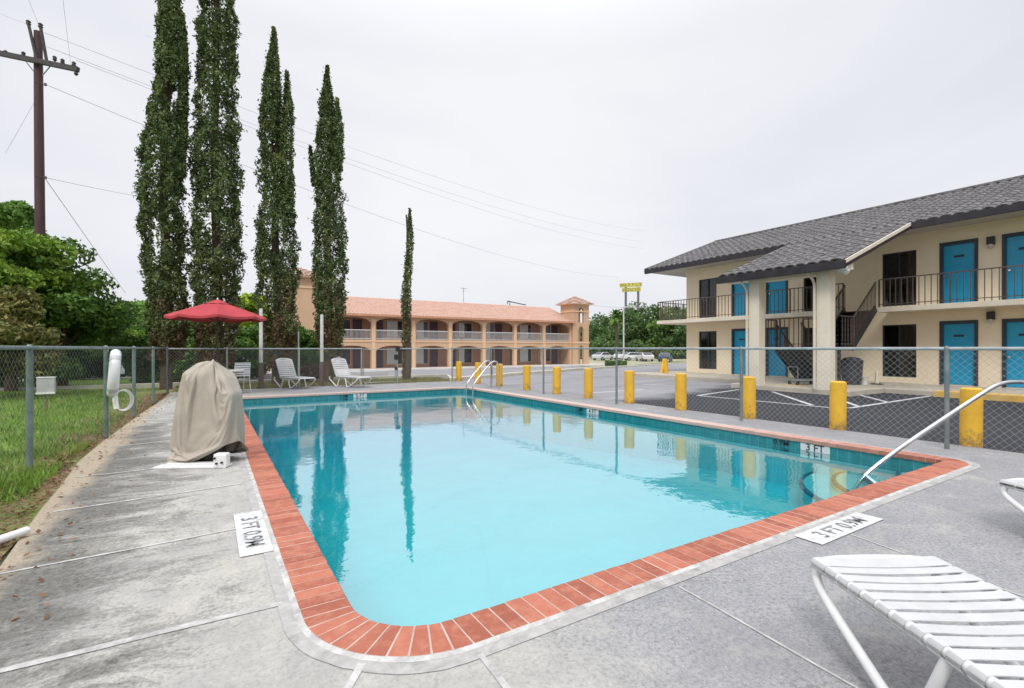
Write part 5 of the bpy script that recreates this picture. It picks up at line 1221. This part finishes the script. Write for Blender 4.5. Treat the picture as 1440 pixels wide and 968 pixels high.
# lawn grass and litter
def grass():
    n = 46000; X = -1.45-np.abs(RS.exponential(2.6, n)); Y = RS.uniform(2.0, 20.5, n); near = RS.rand(n) < .35; Y = np.where(near, RS.uniform(2, 9, n), Y)
    dens = np.array([noise.noise(Vector((a*.9, b*.9, 2))) for a, b in zip(X, Y)]); edge = np.clip((-1.5-X)/1.2, 0, 1)
    k = (dens+edge*.45+RS.uniform(-.3, .3, n)) > -.08; X, Y = X[k], Y[k]; n = len(X)
    Z = np.array([lz(a, b) for a, b in zip(X, Y)]); h = RS.uniform(.04, .13, n)
    C = np.stack([X, Y, Z+h*.45], 1); U = np.stack([RS.normal(0, .02, n), RS.normal(0, .02, n), h*.55], 1); a = RS.rand(n)*pi; V = np.stack([np.cos(a)*.006, np.sin(a)*.006, np.zeros(n)], 1)*RS.uniform(.7, 1.8, n)[:, None]
    o = quads_object('grass', C, U, V, leafmat('grass_blades', (.25, .40, .06), (.14, .25, .04), (.38, .36, .13), 1.0)); tag(o, 'short uneven green grass of the lawn', 'grass', None, 'stuff')
    n = 6000; Y = RS.uniform(3.2, 18.5, n); ed = np.interp(Y, [p[1] for p in left_edge[::-1]], [p[0] for p in left_edge[::-1]]); X = ed-.02-np.abs(RS.normal(0, .30, n))
    far = RS.rand(n) < .05; X = np.where(far, ed+np.abs(RS.normal(0, .22, n)), X)
    Z = np.where(X > ed, .006, .0)+RS.uniform(.0, .02, n); C = np.stack([X, Y, Z], 1); N = np.tile(np.array([0, 0, 1.0]), (n, 1)); U, V = leaf_axes(N, .022, .013, .92)
    o = quads_object('fallen_leaves', C, U, V, leafmat('fallen_leaf', (.16, .07, .035), (.32, .20, .10), None, 2)); tag(o, 'brown fallen leaves along the deck edge', 'leaves', None, 'stuff')
grass()
n = 9000; X = RS.uniform(-1, 9.2, n); Y = RS.uniform(19.0, 21.7, n); h = RS.uniform(.04, .14, n); C = np.stack([X, Y, h*.5-.04], 1); U = np.stack([RS.normal(0, .02, n), RS.normal(0, .02, n), h*.55], 1); a = RS.rand(n)*pi
V = np.stack([np.cos(a)*.012, np.sin(a)*.012, np.zeros(n)], 1); o = quads_object('grass', C, U, V, leafmat('dry_grass_blades', (.34, .31, .12), (.20, .22, .07), (.45, .40, .20), 1.0)); tag(o, 'dry yellow grass strip behind the rear fence', 'grass', None, 'stuff')

# ------------------------------------------------------------------ utility pole and wires
ud = 18.0
def at3(px, py, d): l = (px-720)/FPX*d; return Vector((d*FX+l*RX, d*FY+l*RY, H+(HY-py)*d/FPX))
up = thing('utility_pole', 'tall reddish brown wooden utility pole with a crossarm at far left', 'utility pole', at3(58, 543, ud))
M_wood = mk('creosoted_pole', (.11, .06, .06), (.07, .04, .045), 3, .8, bump=.3, stretch=(4, 4, .3)); M_dark = mk('dark_hardware', (.045, .04, .042), (.08, .07, .07), 8, .6)
a, b = at3(58.5, 545, ud), at3(53.5, 45, ud); m = MB(); m.tube([a, a.lerp(b, .3), a.lerp(b, .6), a.lerp(b, .9), b], [.17, .155, .145, .13, .12], 14); m.build('shaft', M_wood, up, smooth=True)
c0, c1 = at3(-45, 66, ud-.2), at3(110, 98, ud-.2); m = MB(); m.bar(c0, c1, .13, .17); m.build('crossarm', M_dark, up)
for p, q in ((at3(53, 90, ud-.1), at3(40, 34, ud-.2)), (at3(66, 88, ud-.1), at3(57, 38, ud-.2))):
    m = MB(); m.tube([p, q], .05, 8); m.lathe(q, [(.04, -.05), (.08, .0), (.05, .05), (.08, .09), (.03, .14)], 10); m.build('pin_insulator', M_dark, up, smooth=True)
for p, q in ((at3(36, 86, ud), at3(50, 104, ud)), (at3(72, 92, ud), at3(60, 106, ud))):
    m = MB(); m.tube([p, q], .02, 6); m.build('brace', M_galv, up)
ins = []
for px, py in ((8, 76), (33, 78), (77, 84), (88, 88), (104, 92), (107, 104)):
    q = at3(px, py, ud-.2); m = MB(); m.lathe(q, [(.03, -.06), (.07, .0), (.045, .04), (.07, .08), (.03, .13)], 10); m.build('insulator', M_dark, up, smooth=True); ins.append(q)
for z in (119, 250):
    q = at3(64, z, ud-.15); m = MB(); m.lathe(q, [(.03, -.05), (.05, .0), (.03, .05)], 8); m.tube([q, q+Vector((-.3, 0, 0))], .015, 6); m.build('bracket', M_dark, up)
M_wire = mk('aged_wire', (.55, .55, .58), (.48, .48, .52), 2, .7, bump=0)
def wire(a, b, sag, label, r=.010, n=24):
    P = [a.lerp(b, i/n)-Vector((0, 0, sag*4*(i/n)*(1-i/n))) for i in range(n+1)]
    rs = [r*(1+1.6*(p.length/60 if p.length < 120 else 2)) for p in P]
    m = MB(); m.tube(P, r*.7, 5); tag(m.build('power_line', M_wire, smooth=True), label, 'wire', 'overhead wires')
F2 = at3(912, 345, 62)
wire(at3(62, 46, ud-.2), at3(905, 325, 70), 1.2, 'topmost overhead wire from the upper insulator toward the motel', .013)
wire(at3(66, 66, ud-.2), at3(905, 340, 70), 1.2, 'second overhead wire from the pole top toward the motel', .013)
wire(at3(107, 85, ud-.2), at3(905, 350, 70), 1.2, 'overhead wire from the right end of the crossarm', .013)
wire(at3(64, 119, ud-.2), at3(870, 390, 62), 1.5, 'lower overhead wire passing just above the salmon roof', .016)
wire(at3(64, 250, ud-.2), at3(330, 290, 44), .3, 'short low wire running right from the pole at mid height', .014)
wire(at3(40, 34, ud-.2), at3(-120, -60, 10), .2, 'wire leaving the pole top up to the left', .007)
wire(at3(64, 252, ud-.2), at3(176, 412, ud+10), .0, 'slack guy wire slanting from the pole down to the right', .016)
wire(at3(62, 120, ud), at3(8, 215, ud+1), .0, 'guy wire slanting down left of the pole', .007)
wire(at3(822, 428, 95), at3(930, 430, 90), .5, 'distant double wire above the far trees', .05)
wire(at3(57, 40, ud-.2), at3(20, -60, 12), .1, 'wire rising from the second pin insulator out of the photo', .006)
wire(at3(100, 92, ud-.2), at3(82, -60, 12), .1, 'wire rising from the crossarm end out of the photo', .006)

# ------------------------------------------------------------------ far road things
lp = at3(877, 508, 58); lt = thing('light_pole', 'pale light pole with a small lamp arm beside the palm', 'lamp post', lp)
M_lp = mk('pale_pole', (.60, .60, .58)); m = MB(); q = at3(877, 432, 58); m.tube([lp, q], [.11, .08], 10); m.build('shaft', M_lp, lt, smooth=True)
m = MB(); m.bar(q, q+Vector((RX, RY, 0))*.9+Vector((0, 0, .1)), .12, .10); m.bar(q+Vector((RX, RY, 0))*.7+Vector((0, 0, .1)), q+Vector((RX, RY, 0))*1.5+Vector((0, 0, .1)), .3, .14); m.build('lamp_head', M_lp, lt)
sdist = 115; sg = thing('highway_sign', 'yellow letter-tile sign on two tall poles above the trees', 'sign', at3(888, 500, sdist), 0)
for px in (880, 897.5):
    m = MB(); m.tube([at3(px, 500, sdist), at3(px, 404, sdist)], .28, 10); m.build('pole', mk('grey_sign_pole', (.16, .17, .19)), sg, smooth=True)
M_sy = mk('yellow_sign_face', (.72, .62, .06), (.62, .54, .05), 1, .4, bump=0); s = sdist/FPX
right = Vector((RX, RY, 0)); fwd = Vector((FX, FY, 0))
for row, (word, x0_, y0_, wd) in enumerate((('WAFFLE', 871.5, 401.5, 5.3), ('HOUSE', 875.0, 408.0, 5.3))):
    for i, ch in enumerate(word):
        c = at3(x0_+i*wd+2.6, y0_-i*.28, sdist-.3); hw = 2.35*s; hh = 2.75*s
        m = MB(); m.add([c-right*hw-Vector((0, 0, hh))+fwd*k for k in (0, .35)]+[c+right*hw-Vector((0, 0, hh))+fwd*k for k in (0, .35)]+[c+right*hw+Vector((0, 0, hh))+fwd*k for k in (0, .35)]+[c-right*hw+Vector((0, 0, hh))+fwd*k for k in (0, .35)],
              [(0, 2, 4, 6), (1, 7, 5, 3), (0, 1, 3, 2), (2, 3, 5, 4), (4, 5, 7, 6), (6, 7, 1, 0)]); tl = m.build('sign_tile', M_sy, sg)
        Mx = Matrix.Translation(c-fwd*.02) @ Matrix((( RX, 0, -FX, 0), (RY, 0, -FY, 0), (0, 1, 0, 0), (0, 0, 0, 1)))
        text(ch, 'letter', .95, Mx, M_ink, tl)
# cars
def car(x, y, z, rz, colr, label, scale=1.0):
    t = thing('parked_car', label, 'car', (x, y, z), rz, 'cars parked along the far road')
    mc = mk('car_paint_'+str(len(MC)), colr, sc(colr, .9), 1, .3, bump=0, spec=.6)
    prof = [(-2.2, .35), (2.15, .35), (2.2, .62), (2.05, .82), (1.1, .95), (.45, 1.42), (-1.0, 1.45), (-1.7, 1.02), (-2.2, .92)]
    m = MB(); w = .86
    k = len(prof); vs = []
    for s_ in (-1, 1):
        for px_, z_ in prof: vs.append((px_, s_*w*(.80 if z_ > 1.2 else 1), z_))
    fs = [tuple(range(k))[::-1], tuple(range(k, 2*k))]+[(i, (i+1) % k, k+(i+1) % k, k+i) for i in range(k)]; m.add(vs, fs); m.build('body', mc, t, local=True, bevel=.06)
    m = MB()
    for s_ in (-1, 1): m.add([(.95, s_*.865, .98), (.42, s_*.71, 1.38), (-.95, s_*.71, 1.40), (-1.5, s_*.865, 1.04)], [(0, 1, 2, 3)])
    m.add([(1.12, -.72, 1.0), (1.12, .72, 1.0), (.5, .62, 1.41), (.5, -.62, 1.41)], [(0, 1, 2, 3)]); m.add([(-1.72, -.72, 1.07), (-1.72, .72, 1.07), (-1.06, .62, 1.44), (-1.06, -.62, 1.44)], [(0, 1, 2, 3)])
    m.build('windows', M_glass, t, local=True)
    for xx in (-1.35, 1.35):
        for s_ in (-1, 1):
            m = MB(); m.tube([(xx, s_*.72, .32), (xx, s_*.90, .32)], .32, 16); wh = m.build('wheel', M_black, t, local=True, smooth=True)
            m = MB(); m.tube([(xx, s_*.895, .32), (xx, s_*.915, .32)], .17, 12); WM[wh.name] = WM[t.name]; m.build('rim', M_galv, wh, local=True)
    for s_ in (-1, 1): m = MB(); m.box(2.13, 2.21, s_*.6-.16, s_*.6+.16, .62, .74); m.build('headlight', M_white, t, local=True)
for px, d, colr, rz, lab in ((848, 86, (.66, .67, .68), .2, 'silver car parked right of the tiled tower'), (876, 90, (.8, .8, .8), .3, 'white car parked behind the light pole'), (893, 84, (.78, .8, .78), -.5, 'white car parked right of the sign poles'),
                         (906, 80, (.7, .68, .68), 1.1, 'pale car nose-on left of the olive shrub'), (936, 78, (.05, .09, .14), .6, 'dark blue car parked by the motel corner')):
    p = at3(px, 500, d); car(p.x, p.y, gz(p.x, p.y), rz, colr, lab)
SC.render.film_transparent = False
SC.cycles.max_bounces = 8; SC.cycles.transparent_max_bounces = 24; SC.cycles.use_denoising = True
SC.cycles.caustics_reflective = False; SC.cycles.caustics_refractive = False
for o in [o for o in COL.objects if o.type == 'EMPTY' and not [c for c in COL.objects if c.parent == o]]: bpy.data.objects.remove(o)
